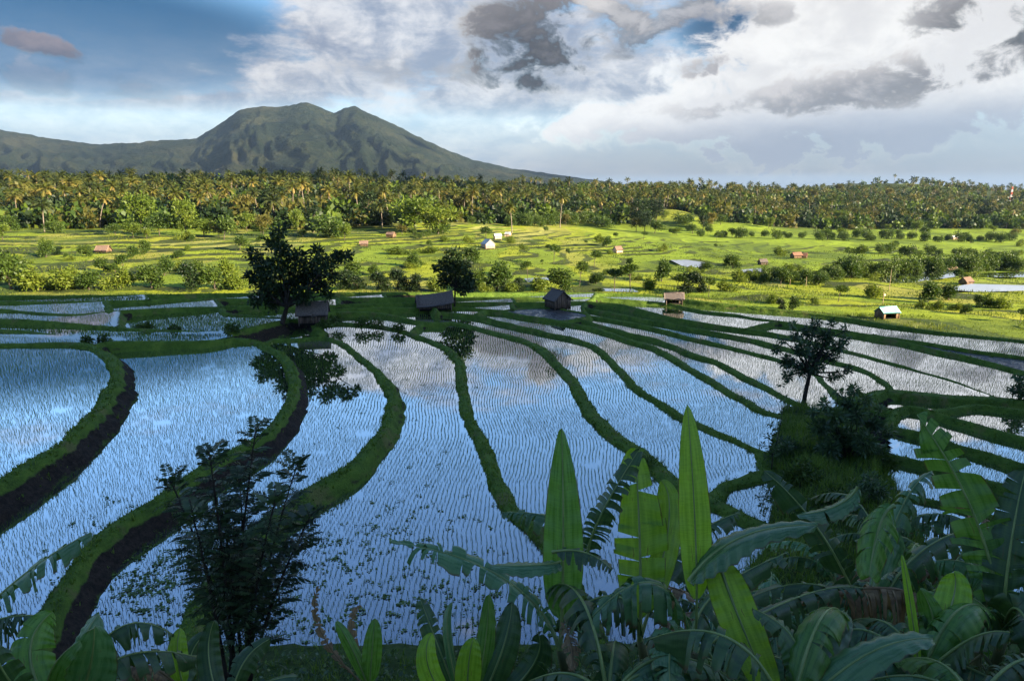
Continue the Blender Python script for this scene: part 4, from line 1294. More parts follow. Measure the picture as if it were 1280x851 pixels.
LANDMARKS = [(130, 311, 'the wide reddish thatched hut'), (365, 350, 'the large dark terrace tree'), (567, 345, 'the dark tree behind the slumped hut'), (608, 303, 'the farmhouse with an orange gable'), (455, 303, 'the small reddish thatched hut'),
             (697, 372, 'the steep gabled plank hut'), (842, 372, 'the open thatched shelter'), (1108, 386, 'the turquoise roofed hut'), (995, 318, 'the clustered brown roofed huts'), (953, 326, 'the lone grey hut'), (1186, 338, 'the salmon thatched hut'), (1207, 350, 'the half hidden reddish hut'),
             (772, 311, 'the pinkish steep roofed hut'), (840, 270, 'the bare yellow knob'), (1192, 296, 'the pale hut below the mast'), (489, 294, 'the tan hut'), (20, 360, 'the sunlit end of the terraces'), (240, 360, 'the leafy hedge above the terraces'), (1270, 395, 'the flooded strips beyond the bank')]
DESC = {'round': 'round green tree', 'lime': 'lime green tree', 'olive': 'olive brown tree', 'dark': 'dark evergreen tree', 'bush': 'leafy green bush', 'bushl': 'yellow green bush', 'bushd': 'dark green bush', 'sapling': 'slender sapling with a small round head', 'shrubrow': 'hedge shrub'}
def plant(kind, px, py, hpx, wide=1.0, row=None):
    p = hit(px, py)
    hm = hpx * (p[1] * CP + (CAMZ - p[2]) * SP) / F
    base = {'round': 8, 'lime': 8.5, 'olive': 10, 'dark': 11, 'bush': 3, 'bushl': 2.6, 'bushd': 3.4, 'sapling': 4.6, 'shrubrow': 3.2}[kind]
    s_ = hm / base
    o = T_[kind].place(p, rnd.uniform(0, 6.28), (s_ * wide, s_ * wide, s_))
    size = 'low' if hpx < 11 else ('tall' if hpx > 30 else 'middling')
    if row: where = row
    else:
        where = 'near ' + min(LANDMARKS, key=lambda l: abs(l[0] - px) + 2.2 * abs(l[1] - py))[2]
    o['label'] = size + ' ' + DESC[kind] + ' ' + where
    o['group'] = (DESC[kind] + ('es ' if DESC[kind].endswith('bush') else 's ')) + where
    return o

HAND = [('bush', 15, 363, 60, .8), ('bushl', 50, 363, 40, 1.2), ('bushl', 82, 362, 34, 1.2), ('bush', 112, 362, 30, 1.2), ('bushl', 150, 361, 34, 1.1), ('bush', 190, 361, 36, 1), ('bushd', 236, 361, 40, .9), ('bush', 270, 362, 36, 1.1), ('bushl', 296, 362, 30, 1),
        ('bush', 30, 345, 26, 1), ('bushd', 5, 340, 36, .8), ('bush', 58, 322, 26, .9), ('bush', 108, 321, 18, 1.2), ('bushd', 70, 318, 12, 1.6), ('sapling', 157, 348, 42, 1), ('bush', 130, 340, 22, 1), ('bush', 180, 318, 22, 1), ('bush', 205, 345, 30, .9), ('bushl', 225, 340, 20, 1.1), ('bush', 165, 322, 18, 1.2), ('bushl', 95, 352, 26, 1.1), ('bush', 250, 345, 24, 1), ('bushl', 285, 348, 34, .9),
        ('bushd', 428, 362, 30, 1), ('bushd', 448, 363, 24, 1.2), ('bushd', 476, 363, 28, 1.2), ('bushd', 500, 363, 32, 1), ('bushd', 522, 363, 26, 1.1), ('bushl', 545, 364, 24, 1),
        ('bush', 594, 364, 34, 1), ('bush', 620, 364, 46, .9), ('bushl', 636, 366, 20, 1.2), ('bushd', 648, 365, 22, 1), ('bushl', 606, 366, 16, 1.2), ('bushl', 672, 364, 26, 1.2), ('bush', 700, 363, 34, 1.2), ('sapling', 660, 348, 30, 1.3), ('sapling', 724, 358, 44, 1), ('bush', 745, 355, 18, 1.4), ('sapling', 768, 362, 36, 1.7), ('sapling', 788, 362, 46, 1.5), ('bushl', 810, 362, 22, 1), ('sapling', 692, 330, 34, 1.2), ('sapling', 742, 335, 30, 1.3), ('bush', 520, 335, 24, 1), ('bushl', 500, 318, 12, 3), ('bushl', 535, 317, 12, 2.4), ('bush', 588, 330, 26, 1.2), ('bush', 470, 345, 18, 1.2), ('bush', 440, 350, 30, 1),
        ('bush', 826, 352, 34, .8), ('sapling', 845, 366, 34, 1.4), ('bushd', 858, 366, 34, .9), ('sapling', 885, 372, 36, 1), ('bushl', 908, 364, 20, 1.2), ('bushd', 875, 366, 26, .9),
        ('bush', 880, 338, 14, 1.3), ('bush', 916, 336, 22, 1.1), ('round', 975, 356, 30, 1.1), ('lime', 990, 352, 28, 1.2), ('bush', 1005, 356, 24, 1), ('bushl', 946, 350, 18, 1.5), ('bushl', 925, 352, 20, 1.2), ('bush', 1022, 356, 18, 1.5), ('bushl', 964, 380, 18, 1), ('bushd', 977, 388, 18, .8), ('bush', 990, 388, 22, .9), ('sapling', 1047, 378, 30, 1.5), ('bushl', 1019, 380, 12, 1.2), ('bush', 1065, 348, 22, 1.4), ('bushl', 1090, 372, 24, 1.3),
        ('bush', 1158, 378, 32, 1.1), ('bush', 1186, 376, 26, 1.1), ('bushl', 1170, 388, 18, 1), ('bushl', 1195, 388, 14, 1.2), ('bushl', 1150, 386, 14, 1), ('bush', 1206, 393, 16, 1), ('sapling', 1274, 404, 26, 1.3), ('bushl', 1238, 384, 22, 1.1), ('bushl', 1252, 386, 20, 1), ('bush', 1222, 384, 20, 1), ('bush', 1200, 348, 16, 1.2),
        ('lime', 520, 292, 46, 1.35), ('lime', 548, 293, 34, 1.4), ('round', 500, 285, 40, 1.3), ('lime', 372, 294, 34, .5), ('dark', 392, 292, 34, .8), ('lime', 232, 296, 48, .7), ('lime', 176, 293, 52, .9), ('round', 200, 296, 30, 1), ('lime', 255, 297, 24, 1.2), ('round', 280, 300, 34, .9), ('olive', 312, 280, 40, .8), ('round', 300, 314, 26, 1), ('olive', 330, 296, 30, 1), ('dark', 820, 283, 34, .8), ('dark', 800, 284, 36, .9), ('lime', 730, 262, 24, .6), ('round', 345, 310, 22, 1), ('dark', 806, 291, 26, .9), ('round', 818, 292, 18, 1.2), ('dark', 878, 290, 22, .9), ('round', 866, 293, 14, 1.3), ('olive', 888, 288, 24, .8), ('lime', 846, 294, 10, 1.3), ('dark', 812, 278, 24, .7), ('round', 884, 280, 20, .9), ('olive', 795, 290, 20, 1)]
for k, px, py, hp, wd in HAND: plant(k, px, py, hp * (0.8 if py > 312 else 1.0), wd)
# loose scatter: fringe of the forest and field edges
for i in range(90):
    px = rnd.uniform(-110, 1390)
    base = np.interp(px, [0, 480, 640, 850, 1280], [293, 294, 288, 291, 298])
    py = base + rnd.uniform(-16, 8)
    k = rnd.choice(['round', 'lime', 'lime', 'olive', 'round', 'bush', 'shrubrow'])
    plant(k, px, py, rnd.uniform(8, 18) * (1.35 if px < 480 else 0.85), rnd.uniform(0.8, 1.3))
for i in range(70):
    px = rnd.uniform(0, 1280); py = rnd.uniform(300, 352)
    plant(rnd.choice(['bush', 'bushl', 'bushl', 'sapling']), px, py, rnd.uniform(5, 13), rnd.uniform(0.9, 1.6))
for (xa, ya, xb, yb, n, hp, row) in ((1030, 347, 1280, 338, 22, 17, 'in the dark row behind the flooded strips'), (880, 296, 1280, 303, 26, 9, 'along the foot of the far palm woods'), (950, 352, 1060, 350, 8, 12, 'in the row beside the bluish round tree'), (1100, 318, 1280, 322, 14, 10, 'in the row across the far green fields'), (640, 282, 760, 280, 14, 12, 'in the belt below the cleared slope')):
    for i in range(n):
        t = (i + rnd.uniform(-0.4, 0.4)) / n
        plant('shrubrow', xa + (xb - xa) * t, ya + (yb - ya) * t + rnd.uniform(-2, 2), hp * rnd.uniform(0.6, 1.25), 0.8, row)

# broad trees that stand up among the palms
for i in range(125):
    u_ = rnd.uniform(-0.92, 0.92); fy_, ry_ = float(front_y(u_)), float(ridge_y(u_))
    y_ = 1 / (1 / fy_ + (1 / (ry_ + 10) - 1 / fy_) * rnd.random()); x_ = u_ * y_
    kn_, c_ = is_clear(np.array([x_]), np.array([y_]))
    if kn_[0] or c_[0]: continue
    kind = rnd.choice(['round', 'dark', 'dark', 'olive', 'lime', 'olive', 'round'])
    s_ = rnd.uniform(0.8, 1.5)
    o = T_[kind].place((x_, y_, gz1(x_, y_) - 0.3), rnd.uniform(0, 6.28), (s_ * rnd.uniform(0.8, 1.2), s_, s_))
    dp = 'at the front of the palm woods' if y_ < fy_ * 1.2 else ('near the ridge of the palm woods' if y_ > ry_ * 0.85 else 'deep in the palm woods')
    o['label'] = ('big ' if s_ > 1.15 else 'small ') + DESC[kind] + ' ' + dp
    o['group'] = DESC[kind] + 's ' + dp

# understorey that fills the woods between the palms
N = 5300
uu = rng.uniform(-0.98, 0.98, N)
fy, ry = front_y(uu) - 6, ridge_y(uu)
Ys = 1 / (1 / fy + (1 / (ry + 40) - 1 / fy) * rng.random(N))
xs = uu * Ys
kn, cl_ = is_clear(xs, Ys)
keep = ~kn & (~cl_ | (rng.random(N) < 0.25))
xs, Ys = xs[keep], Ys[keep]; zs = gz(xs, Ys)
under = {}
proto = []
for i in range(6):
    lg = np.random.default_rng(500 + i)
    h = (6, 7, 8, 5, 9, 6)[i]
    g = Geo()
    p, d, k, rad = crown_points(random_clumps(lg, h, h * 0.95, 6, 0.2), 90, lg)
    tone = lg.random(6) * 0.5 + 0.25
    leaf_cards(g, p, 1.75, 0.7, d, np.clip(tone[k] + lg.normal(0, 0.15, 90), 0, 1), 0.15, lg)
    proto.append(g)
for mname in ('leaf_mid', 'leaf_dark', 'leaf_olive', 'leaf_light'): under[mname] = Geo()
for x, y, z in zip(xs, Ys, zs):
    m_ = rnd.choice(['leaf_mid', 'leaf_dark', 'leaf_dark', 'leaf_olive', 'leaf_light'])
    stack(under[m_], proto[rnd.randrange(6)], (x, y, z - 0.5), rnd.uniform(0, 6.28), rnd.uniform(0.75, 1.6), rnd.uniform(-0.15, 0.15))
und = empty('woodland_understorey', (0, 0, 0))
tag(und, 'tangled broadleaf understorey filling the slopes between the palms', 'woodland', kind='stuff')
for m_, g in under.items():
    tag(link('foliage', g.mesh('understorey', MAT[m_]), und), kind='stuff')

# ------------------------------------------------------------------ trees that stand singly on the terraces
def px_tree(name, base_px, z, clumps_px, leaf_n, leaf_L, ratio, tr, mat, bark, seed, label, cat='tree', droop=0.15, stems=1, depth=0.8, flat=0.85):
    lg = np.random.default_rng(seed)
    b = at_z(base_px[0], base_px[1], z) if z is not None else hit(base_px[0], base_px[1], 12.0)
    z = float(b[2])
    D = b[1] * CP + (CAMZ - z) * SP               # distance along the lens axis
    cl = []
    for (px, py, rp) in clumps_px:
        r_ = rp * D / F
        p = at_depth(px, py, D + lg.normal(0, 1) * depth * r_) - b
        cl.append((p[0], p[1], p[2], r_, r_ * 1.05, r_ * flat))
    gt, gc = tree_parts(cl, None, lg, leaf_n, leaf_L, ratio, tr, droop=droop, stems=stems)
    root = put_tree(name, b, gt, gc, mat, bark)
    return tag(root, label, cat)

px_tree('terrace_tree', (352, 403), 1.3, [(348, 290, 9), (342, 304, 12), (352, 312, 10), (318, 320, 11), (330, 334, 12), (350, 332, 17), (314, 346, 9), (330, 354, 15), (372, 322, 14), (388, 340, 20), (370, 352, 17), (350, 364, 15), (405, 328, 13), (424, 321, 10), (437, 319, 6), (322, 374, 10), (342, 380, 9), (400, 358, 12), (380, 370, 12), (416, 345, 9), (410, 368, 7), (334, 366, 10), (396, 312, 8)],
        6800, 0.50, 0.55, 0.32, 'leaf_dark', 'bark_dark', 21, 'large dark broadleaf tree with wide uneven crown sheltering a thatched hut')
px_tree('terrace_tree', (568, 383), 0.0, [(566, 320, 11), (558, 330, 11), (577, 332, 13), (546, 335, 6), (566, 344, 15), (585, 348, 9), (578, 358, 12), (556, 352, 9), (589, 357, 6)],
        3000, 0.5, 0.6, 0.16, 'leaf_dark', 'bark_dark', 22, 'dark rounded tree on a thin trunk behind the slumped hut')
px_tree('knoll_tree', (1003, 515), -0.6, [(1012, 416, 8), (1032, 422, 9), (994, 420, 6), (1048, 432, 7), (1056, 412, 4), (1002, 436, 9), (1022, 440, 11), (984, 452, 8), (1003, 460, 9), (1042, 446, 6), (972, 436, 5), (1020, 403, 5), (1060, 462, 4), (1050, 467, 4), (1040, 472, 4), (984, 470, 5), (1020, 458, 8), (1058, 425, 4), (978, 424, 4), (990, 406, 3), (1040, 405, 4)],
        3400, 0.44, 0.28, 0.20, 'leaf_cool', 'bark_dark', 23, 'leaning tree with whorls of long dark leaves on the grassy knoll', flat=1.0)
px_tree('knoll_bush', (1062, 592), -0.6, [(1058, 505, 8), (1068, 488, 6), (1045, 520, 10), (1070, 518, 12), (1025, 533, 10), (1092, 530, 9), (1050, 546, 15), (1080, 552, 14), (1110, 540, 6), (1035, 560, 12), (1098, 566, 10), (1068, 575, 14), (1016, 514, 5), (1082, 500, 5), (1100, 512, 4), (1030, 505, 5), (1048, 490, 4)],
        4800, 0.42, 0.30, 0.12, 'leaf_cool', 'bark_dark', 24, 'spreading dark bush with long leaves beside the leaning tree on the knoll', 'bush', stems=4)
px_tree('bank_sapling', (1272, 500), -1.0, [(1278, 478, 7), (1268, 488, 6), (1280, 492, 8), (1272, 472, 4)],
        700, 0.32, 0.45, 0.05, 'leaf_cool', 'bark_dark', 25, 'small dark sapling on the wide grassy bank between flooded fields', depth=0.4)
px_tree('knoll_sapling', (964, 588), -0.4, [(960, 545, 4), (966, 560, 5), (953, 556, 4), (974, 550, 5), (958, 572, 4), (985, 556, 4), (970, 535, 3), (976, 480, 3), (980, 500, 3), (962, 530, 3)],
        260, 0.28, 0.35, 0.04, 'leaf_cool', 'bark_dark', 26, 'bare thin sapling with few leaves at the water edge of the knoll', depth=0.4)
for j, (px, py, rp, lab_) in enumerate(((1000, 592, 14, 'pale leafy shrub low on the side of the knoll facing the pond'), (1085, 612, 16, 'leafy shrub on the foot of the knoll by the narrow flooded strips'), (1040, 628, 15, 'leafy shrub in the long grass of the knoll'), (985, 560, 9, 'small shrub under the leaning tree'), (1105, 580, 9, 'small shrub where the knoll meets the flooded strips'))):
    rp *= 1.35
    px_tree('knoll_shrub', (px, py + rp * 0.9), None, [(px, py, rp * 0.7), (px - rp * 0.7, py + 3, rp * 0.6), (px + rp * 0.7, py + 2, rp * 0.6), (px + rp * 0.2, py - rp * 0.6, rp * 0.5)], 900, 0.30, 0.3, 0.04, ('leaf_mid', 'leaf_cool')[j % 2], 'bark_dark', 160 + j, lab_, 'shrub', depth=0.5, stems=3)
# low growth on the banks
for j, (px, py, z, rp, n) in enumerate(((420, 398, 0.6, 8, 260), (452, 402, 0.35, 9, 300), (470, 403, 0.3, 8, 260), (405, 404, 0.7, 9, 260), (498, 408, 0.25, 7, 220), (176, 408, 1.9, 6, 160), (186, 407, 1.9, 6, 160), (218, 410, 1.8, 6, 160), (108, 424, 2.4, 6, 160), (130, 422, 2.3, 7, 160), (290, 410, 1.6, 9, 260), (820, 424, -0.5, 0, 0), (808, 576, -0.1, 10, 160), (690, 445, 0, 8, 110))):
    if not n: continue
    thin = px in (808, 690)
    px_tree('bank_shrub', (px, py + rp * 0.8), z, [(px, py, rp * 0.8), (px - rp * 0.6, py + 2, rp * 0.6), (px + rp * 0.6, py + 1, rp * 0.65)], n, 0.34 if not thin else 0.45, 0.5 if not thin else 0.12, 0.03, 'leaf_mid', 'bark_dark', 60 + j,
            'feathery tall weed tuft on a bank between flooded fields' if thin else 'low rounded green shrub on a shaded field bank', 'shrub', depth=0.4, stems=2, droop=0.15 if not thin else -0.8)['group'] = 'feathery weed tufts on the banks' if thin else 'low shrubs on the shaded banks'

# ------------------------------------------------------------------ the foreground shrub with feathered leaves
def pinnate(g, gs, P0, d0, L, npair, ll, lg, tone):
    """a compound leaf: rachis with paired leaflets"""
    d0 = d0 / np.linalg.norm(d0)
    s_ = np.linspace(0, 1, 7)
    P = P0 + d0 * (L * s_)[:, None] - np.array([0, 0, 1.0]) * (L * 0.45 * s_ ** 2)[:, None]
    gs.tube(P, np.linspace(0.008, 0.003, 7), 3, cap=False)
    sd = np.cross(d0, [0, 0, 1.0]); sd /= np.linalg.norm(sd) + 1e-9
    q = np.linspace(0.2, 1.0, npair)
    C = np.stack([np.interp(q, s_, P[:, k]) for k in range(3)], 1)
    for sg in (-1, 1):
        d = sd * sg * 0.9 + d0 * 0.5 + np.array([0, 0, -0.35]) + lg.normal(0, 0.12, (npair, 3))
        d /= np.linalg.norm(d, axis=1)[:, None]
        lv_ = ll * np.sin(np.pi * np.clip(0.25 + 0.62 * q, 0, 1))
        nrm_ = np.cross(d, d0); nrm_ /= np.linalg.norm(nrm_, axis=1)[:, None] + 1e-9
        wd = np.cross(nrm_, d)
        m = C + d * (lv_ * 0.5)[:, None]
        V = np.stack([C, m + wd * (lv_ * 0.17)[:, None], C + d * lv_[:, None], m - wd * (lv_ * 0.17)[:, None]], 1)
        k = np.arange(npair)[:, None] * 4
        g.add(V.reshape(-1, 3), k + np.array([[0, 1, 2, 3]]), vary=np.repeat(np.clip(tone + lg.normal(0, 0.14, npair), 0, 1), 4))

lg = np.random.default_rng(90)
DS = 13.0
sb = at_depth(292, 838, DS)
sb[2] = gz1(sb[0], sb[1])
shrub = empty('feathered_shrub', sb)
tag(shrub, 'tall many stemmed shrub with feathered dark leaves rising before the terraces', 'shrub')
gst, glf = Geo(), Geo()
for (tx, ty, dd) in ((212, 598, 0.5), (262, 566, -0.3), (320, 536, 0.2), (372, 580, 0.6), (240, 640, -0.6), (345, 622, -0.5), (300, 596, 0.9), (278, 640, 0.4), (388, 645, 0.0)):
    tip = at_depth(tx, ty, DS + dd) - sb
    b0 = lg.normal(0, 0.12, 3) * [1, 1, 0]
    n = 14
    t = np.linspace(0, 1, n)[:, None]
    mid = b0 + (tip - b0) * 0.5 + np.array([-(tip[0]) * 0.22, 0, 0.25])
    P = (1 - t) ** 2 * b0 + 2 * t * (1 - t) * mid + t ** 2 * tip
    gst.tube(P, np.linspace(0.05, 0.012, n), 6)
    tone = lg.uniform(0.2, 0.75)
    for i in range(72):
        q = 1 - 0.60 * (i / 72) ** 1.05
        c = np.array([np.interp(q, t[:, 0], P[:, k]) for k in range(3)])
        a = i * 2.4 + lg.normal(0, 0.3)
        d = np.array([math.cos(a), math.sin(a), lg.uniform(0.15, 0.8) + (0.9 if q > 0.93 else 0)])
        pinnate(glf, gst, c, d, lg.uniform(0.40, 0.66), 10, lg.uniform(0.13, 0.19), lg, tone)
link('stems', gst.mesh('stems', MAT['bark_dark'], True), shrub)
link('leaves', glf.mesh('leaves', MAT['leaf_cool']), shrub)

# ------------------------------------------------------------------ banana plants
def banana_leaf(plant_o, base_w, P0, P1, P2, half, mat, lg, face='view', roll=0.0, fold=0.25, tear=0.0, droop=0.12, pet=0.10, shape=(0.38, 0.5), keepside=(1, 1)):
    """P0 crown, P1 half way, P2 tip (world); half = half width of blade"""
    n = 40
    t = np.linspace(0, 1, n)[:, None]
    C = 2 * P1 - (P0 + P2) / 2
    P = (1 - t) ** 2 * P0 + 2 * t * (1 - t) * C + t ** 2 * P2
    T = np.gradient(P, axis=0); T /= np.linalg.norm(T, axis=1)[:, None]
    if face == 'view':
        ref = P - np.array([0, 0, CAMZ]); ref /= np.linalg.norm(ref, axis=1)[:, None]
    else:
        ref = np.tile(np.array([0, 0, -1.0]), (n, 1))
    Sd = np.cross(T, ref); Sd /= np.linalg.norm(Sd, axis=1)[:, None] + 1e-9
    Nm = np.cross(Sd, T)
    cr, sr = math.cos(roll), math.sin(roll)
    Sd, Nm = Sd * cr + Nm * sr, Nm * cr - Sd * sr
    us = t[:, 0]
    x = np.clip((us - pet) / (1 - pet), 0, 1)
    a_, b_ = shape
    pk = (a_ / (a_ + b_)) ** a_ * (b_ / (a_ + b_)) ** b_
    wid = half * (x ** a_) * ((1 - x) ** b_) / pk
    lab3 = lambda arr, q: np.stack([np.interp(q, us, arr[:, k]) for k in range(3)], 1)
    V = []; Qd = []; UV = []; k0 = 0
    vs = np.array([0, 0.2, 0.45, 0.7, 0.9, 1.0])
    for si, sg in enumerate((-1, 1)):
        if not keepside[si]: continue
        cuts = [pet]
        while True:
            stepu = lg.exponential(0.30 / max(tear, 0.01) * 0.10) + 0.016 if tear > 0 else 9
            if cuts[-1] + stepu >= 0.985: break
            cuts.append(cuts[-1] + stepu)
        cuts.append(1.0)
        for u0, u1 in zip(cuts[:-1], cuts[1:]):
            m = max(2, int((u1 - u0) * 44) + 1)
            uq = np.linspace(u0, u1, m + 1)
            um = (u0 + u1) / 2
            torn = tear > 0
            gap = lg.uniform(0.1, 0.55) * min(1, tear) if torn else 0
            ang = fold + (lg.normal(0, 0.30) * min(1.2, tear) if torn else 0)
            sweep = lg.normal(0.05, 0.04) * (1 if torn else 0.3)
            short = lg.uniform(0.72, 1.0) if torn else 1
            dr = droop * (lg.uniform(0.7, 2.2) if torn else 1)
            for v in vs:
                gq = um + (uq - um) * (1 - gap * v ** 1.3) + sweep * v * 0.5
                gq = np.clip(gq, 0, 1)
                c = lab3(P, np.clip(uq + (gq - uq) * 1.0, 0, 1)) if v > 0 else lab3(P, uq)
                wq = np.interp(uq, us, wid) * short * v
                sd = lab3(Sd, uq); nm = lab3(Nm, uq)
                ruff = 0.035 * half * np.sin(uq * 60 + sg) * v ** 2 * 2 + 0.10 * half * np.sin(uq * 9 + sg * 2) * v ** 2
                p = c + sg * sd * (wq * math.cos(ang))[:, None] + nm * (wq * math.sin(ang) + ruff)[:, None]
                p[:, 2] -= dr * v ** 2 * wq / max(half, 1e-3) * half * 2.0
                V.append(p); UV.append(np.column_stack([uq, np.full(m + 1, v)]))
            idx = k0 + np.arange(len(vs) * (m + 1)).reshape(len(vs), m + 1)
            Qd.append(np.stack([idx[:-1, :-1], idx[:-1, 1:], idx[1:, 1:], idx[1:, :-1]], -1).reshape(-1, 4))
            k0 += len(vs) * (m + 1)
    V = np.concatenate(V) - base_w
    me = mesh_np('leaf', V, [np.concatenate(Qd)], (MAT[mat],), True, None, None, np.concatenate(UV))
    o = link('leaf', me, plant_o)
    g = Geo()
    g.tube(P - base_w + Nm * 0.006 * 0, np.interp(us, [0, 0.1, 1], [0.030, 0.020, 0.004]) * min(1.2, max(0.5, half / 0.22)), 6)
    link('midrib', g.mesh('midrib', MAT['midrib' if mat != 'ban_dry' else 'ban_dry'], True), o)
    return o

def banana(crown_px, D, leaves, label, seed, extra=0, rag=False):
    lg = np.random.default_rng(seed)
    c = at_depth(crown_px[0], crown_px[1], D)
    bx, by = c[0] + lg.normal(0, 0.1), c[1] + lg.normal(0, 0.1)
    base = np.array([bx, by, min(gz1(bx, by), c[2] - 0.4)])
    root = empty('banana_plant', base)
    tag(root, label, 'banana plant')
    g = Geo()
    t = np.linspace(0, 1, 9)[:, None]
    Pst = base + (c - base) * t + np.array([0.05, 0.03, 0]) * np.sin(t * 3)
    g.tube(Pst - base, np.linspace(0.11, 0.05, 9), 9)
    for _ in range(4):      # loose old sheaths
        a = lg.uniform(0, 6.28); z0 = lg.uniform(0.2, 0.8)
        g.tube(np.array([(c - base) * z0, (c - base) * z0 + [math.cos(a) * 0.12, math.sin(a) * 0.12, 0.12], (c - base) * z0 + [math.cos(a) * 0.28, math.sin(a) * 0.28, -0.15]]), [0.035, 0.025, 0.006], 5)
    link('stem', g.mesh('stem', MAT['pseudostem'], True), root)
    for lf in leaves:
        (mx, my, md), (tx, ty, td), wpx = lf[0], lf[1], lf[2]
        kw = dict(lf[4]) if len(lf) > 4 else {}
        P1 = at_depth(mx, my, D + md); P2 = at_depth(tx, ty, D + td)
        start = at_depth(*kw.pop('start')) if 'start' in kw else c
        banana_leaf(root, base, start, P1, P2, wpx * 0.5 * (D + md) / F, lf[3], lg, **kw)
    for i in range(extra):
        a = i * 2.4 + lg.uniform(0, 1); L = lg.uniform(0.9, 1.6) * (1.25 if rag else 1.0)
        up = lg.uniform(0.2, 0.9)
        P1 = c + np.array([math.cos(a) * L * 0.4, math.sin(a) * L * 0.4, L * up * 0.6])
        P2 = c + np.array([math.cos(a) * L, math.sin(a) * L, L * (up - 0.55)])
        banana_leaf(root, base, c, P1, P2, lg.uniform(0.16, 0.24), lg.choice(['ban_dark', 'ban_cool', 'ban_dark', 'ban_mid', 'ban_dry'] if rag else ['ban_dark', 'ban_cool', 'ban_dark', 'ban_mid']), lg, face='up', fold=lg.uniform(0.1, 0.5), tear=1.1 if rag else lg.choice([0.3, 0.8, 1.0]), droop=0.35 if rag else 0.25)
    return root

banana((700, 812), 7.2, [((704, 690, 0.1), (702, 535, 0.25), 52, 'ban_mid', dict(fold=0.18, pet=0.16, droop=0.0, shape=(0.42, 0.75))),
                         ((628, 722, 0.3), (487, 676, 0.5), 56, 'ban_cool', dict(face='up', tear=1.0, fold=-0.5, droop=0.35)),
                         ((668, 706, -0.3), (612, 706, -0.2), 34, 'ban_cool', dict(face='up', fold=0.1, start=(700, 702, 7.0), pet=0.02)),
                         ((730, 690, -0.4), (765, 712, -0.5), 36, 'ban_dark', dict(face='up', tear=0.6, start=(690, 690, 6.9), pet=0.02)),
                         ((712, 800, -0.5), (716, 838, -0.7), 26, 'ban_dry', dict(tear=0.8, start=(702, 778, 6.9), pet=0.02))],
       'banana plant with one broad pale upright leaf and a torn arching leaf over the pond', 201)
banana((800, 800), 8.2, [((800, 690, 0.2), (794, 560, 0.5), 72, 'ban_bright', dict(fold=0.12, tear=0.3, droop=0.0, keepside=(1, 1), pet=0.12)),
                         ((748, 650, -0.3), (800, 560, -0.2), 44, 'ban_dark', dict(tear=1.0, fold=0.3, start=(735, 700, 8.0), pet=0.02, keepside=(1, 1))),
                         ((835, 660, 0.4), (826, 600, 0.6), 34, 'ban_bright', dict(fold=0.1, pet=0.1)),
                         ((770, 745, -0.2), (690, 780, -0.3), 60, 'ban_dark', dict(face='up', tear=0.8, droop=0.4)),
                         ((850, 690, 0.6), (925, 640, 1.0), 40, 'ban_dark', dict(face='up', tear=1.0, droop=0.3)),
                         ((700, 650, 1.2), (628, 640, 1.6), 30, 'ban_cool', dict(face='up', tear=1.0, droop=0.4, start=(735, 690, 9)))],
       'banana plant with wide backlit yellow green leaves and a ragged dark one', 202)
banana((868, 815), 6.8, [((870, 690, 0.0), (859, 505, 0.2), 40, 'ban_bright', dict(fold=0.15, pet=0.30, droop=0.0, shape=(0.45, 0.62))),
                         ((925, 672, -0.2), (1022, 656, -0.4), 62, 'ban_cool', dict(face='up', fold=-0.15, droop=0.25, start=(862, 726, 6.75), pet=0.02)),
                         ((922, 768, -0.3), (966, 872, -0.6), 52, 'ban_bright', dict(fold=0.1, start=(898, 700, 6.7), pet=0.02, droop=0.0, shape=(0.3, 0.35))),
                         ((815, 728, -0.2), (722, 792, -0.3), 60, 'ban_cool', dict(face='up', tear=1.0, droop=0.55, fold=-0.4)),
                         ((842, 800, -0.6), (838, 862, -1.0), 58, 'ban_cool', dict(tear=0.7, droop=0.1, fold=0.2)),
                         ((890, 745, 0.5), (985, 690, 0.8), 46, 'ban_dark', dict(face='up', tear=0.9, droop=0.3)),
                         ((1000, 745, 0.9), (1080, 735, 1.2), 40, 'ban_dark', dict(face='up', tear=1.0, droop=0.4))],
       'banana plant with a narrow bright upright leaf and a broad arching one', 203)
banana((1085, 790), 8.6, [((1030, 672, 0.1), (955, 588, 0.4), 44, 'ban_dark', dict(tear=0.9, fold=0.2, droop=0.1)),
                          ((1045, 632, -0.2), (994, 643, -0.3), 34, 'ban_cool', dict(face='up', start=(1072, 608, 8.4), pet=0.02, tear=0.2)),
                          ((1100, 655, -0.2), (1086, 720, -0.5), 50, 'ban_mid', dict(fold=0.4, tear=0.25, start=(1118, 632, 8.5), pet=0.02, droop=0.2)),
                          ((1120, 650, 0.3), (1165, 588, 0.7), 38, 'ban_cool', dict(face='up', tear=0.7, droop=0.3)),
                          ((1150, 690, 0.5), (1240, 660, 0.9), 44, 'ban_dark', dict(face='up', tear=1.0, droop=0.5)),
                          ((1110, 735, -0.4), (1170, 752, -0.6), 60, 'ban_dry', dict(face='up', tear=1.0, droop=0.7, start=(1048, 742, 8.2), pet=0.02))],
       'banana plant with a ragged leaf leaning over the knoll and a dry brown one', 204, extra=3)
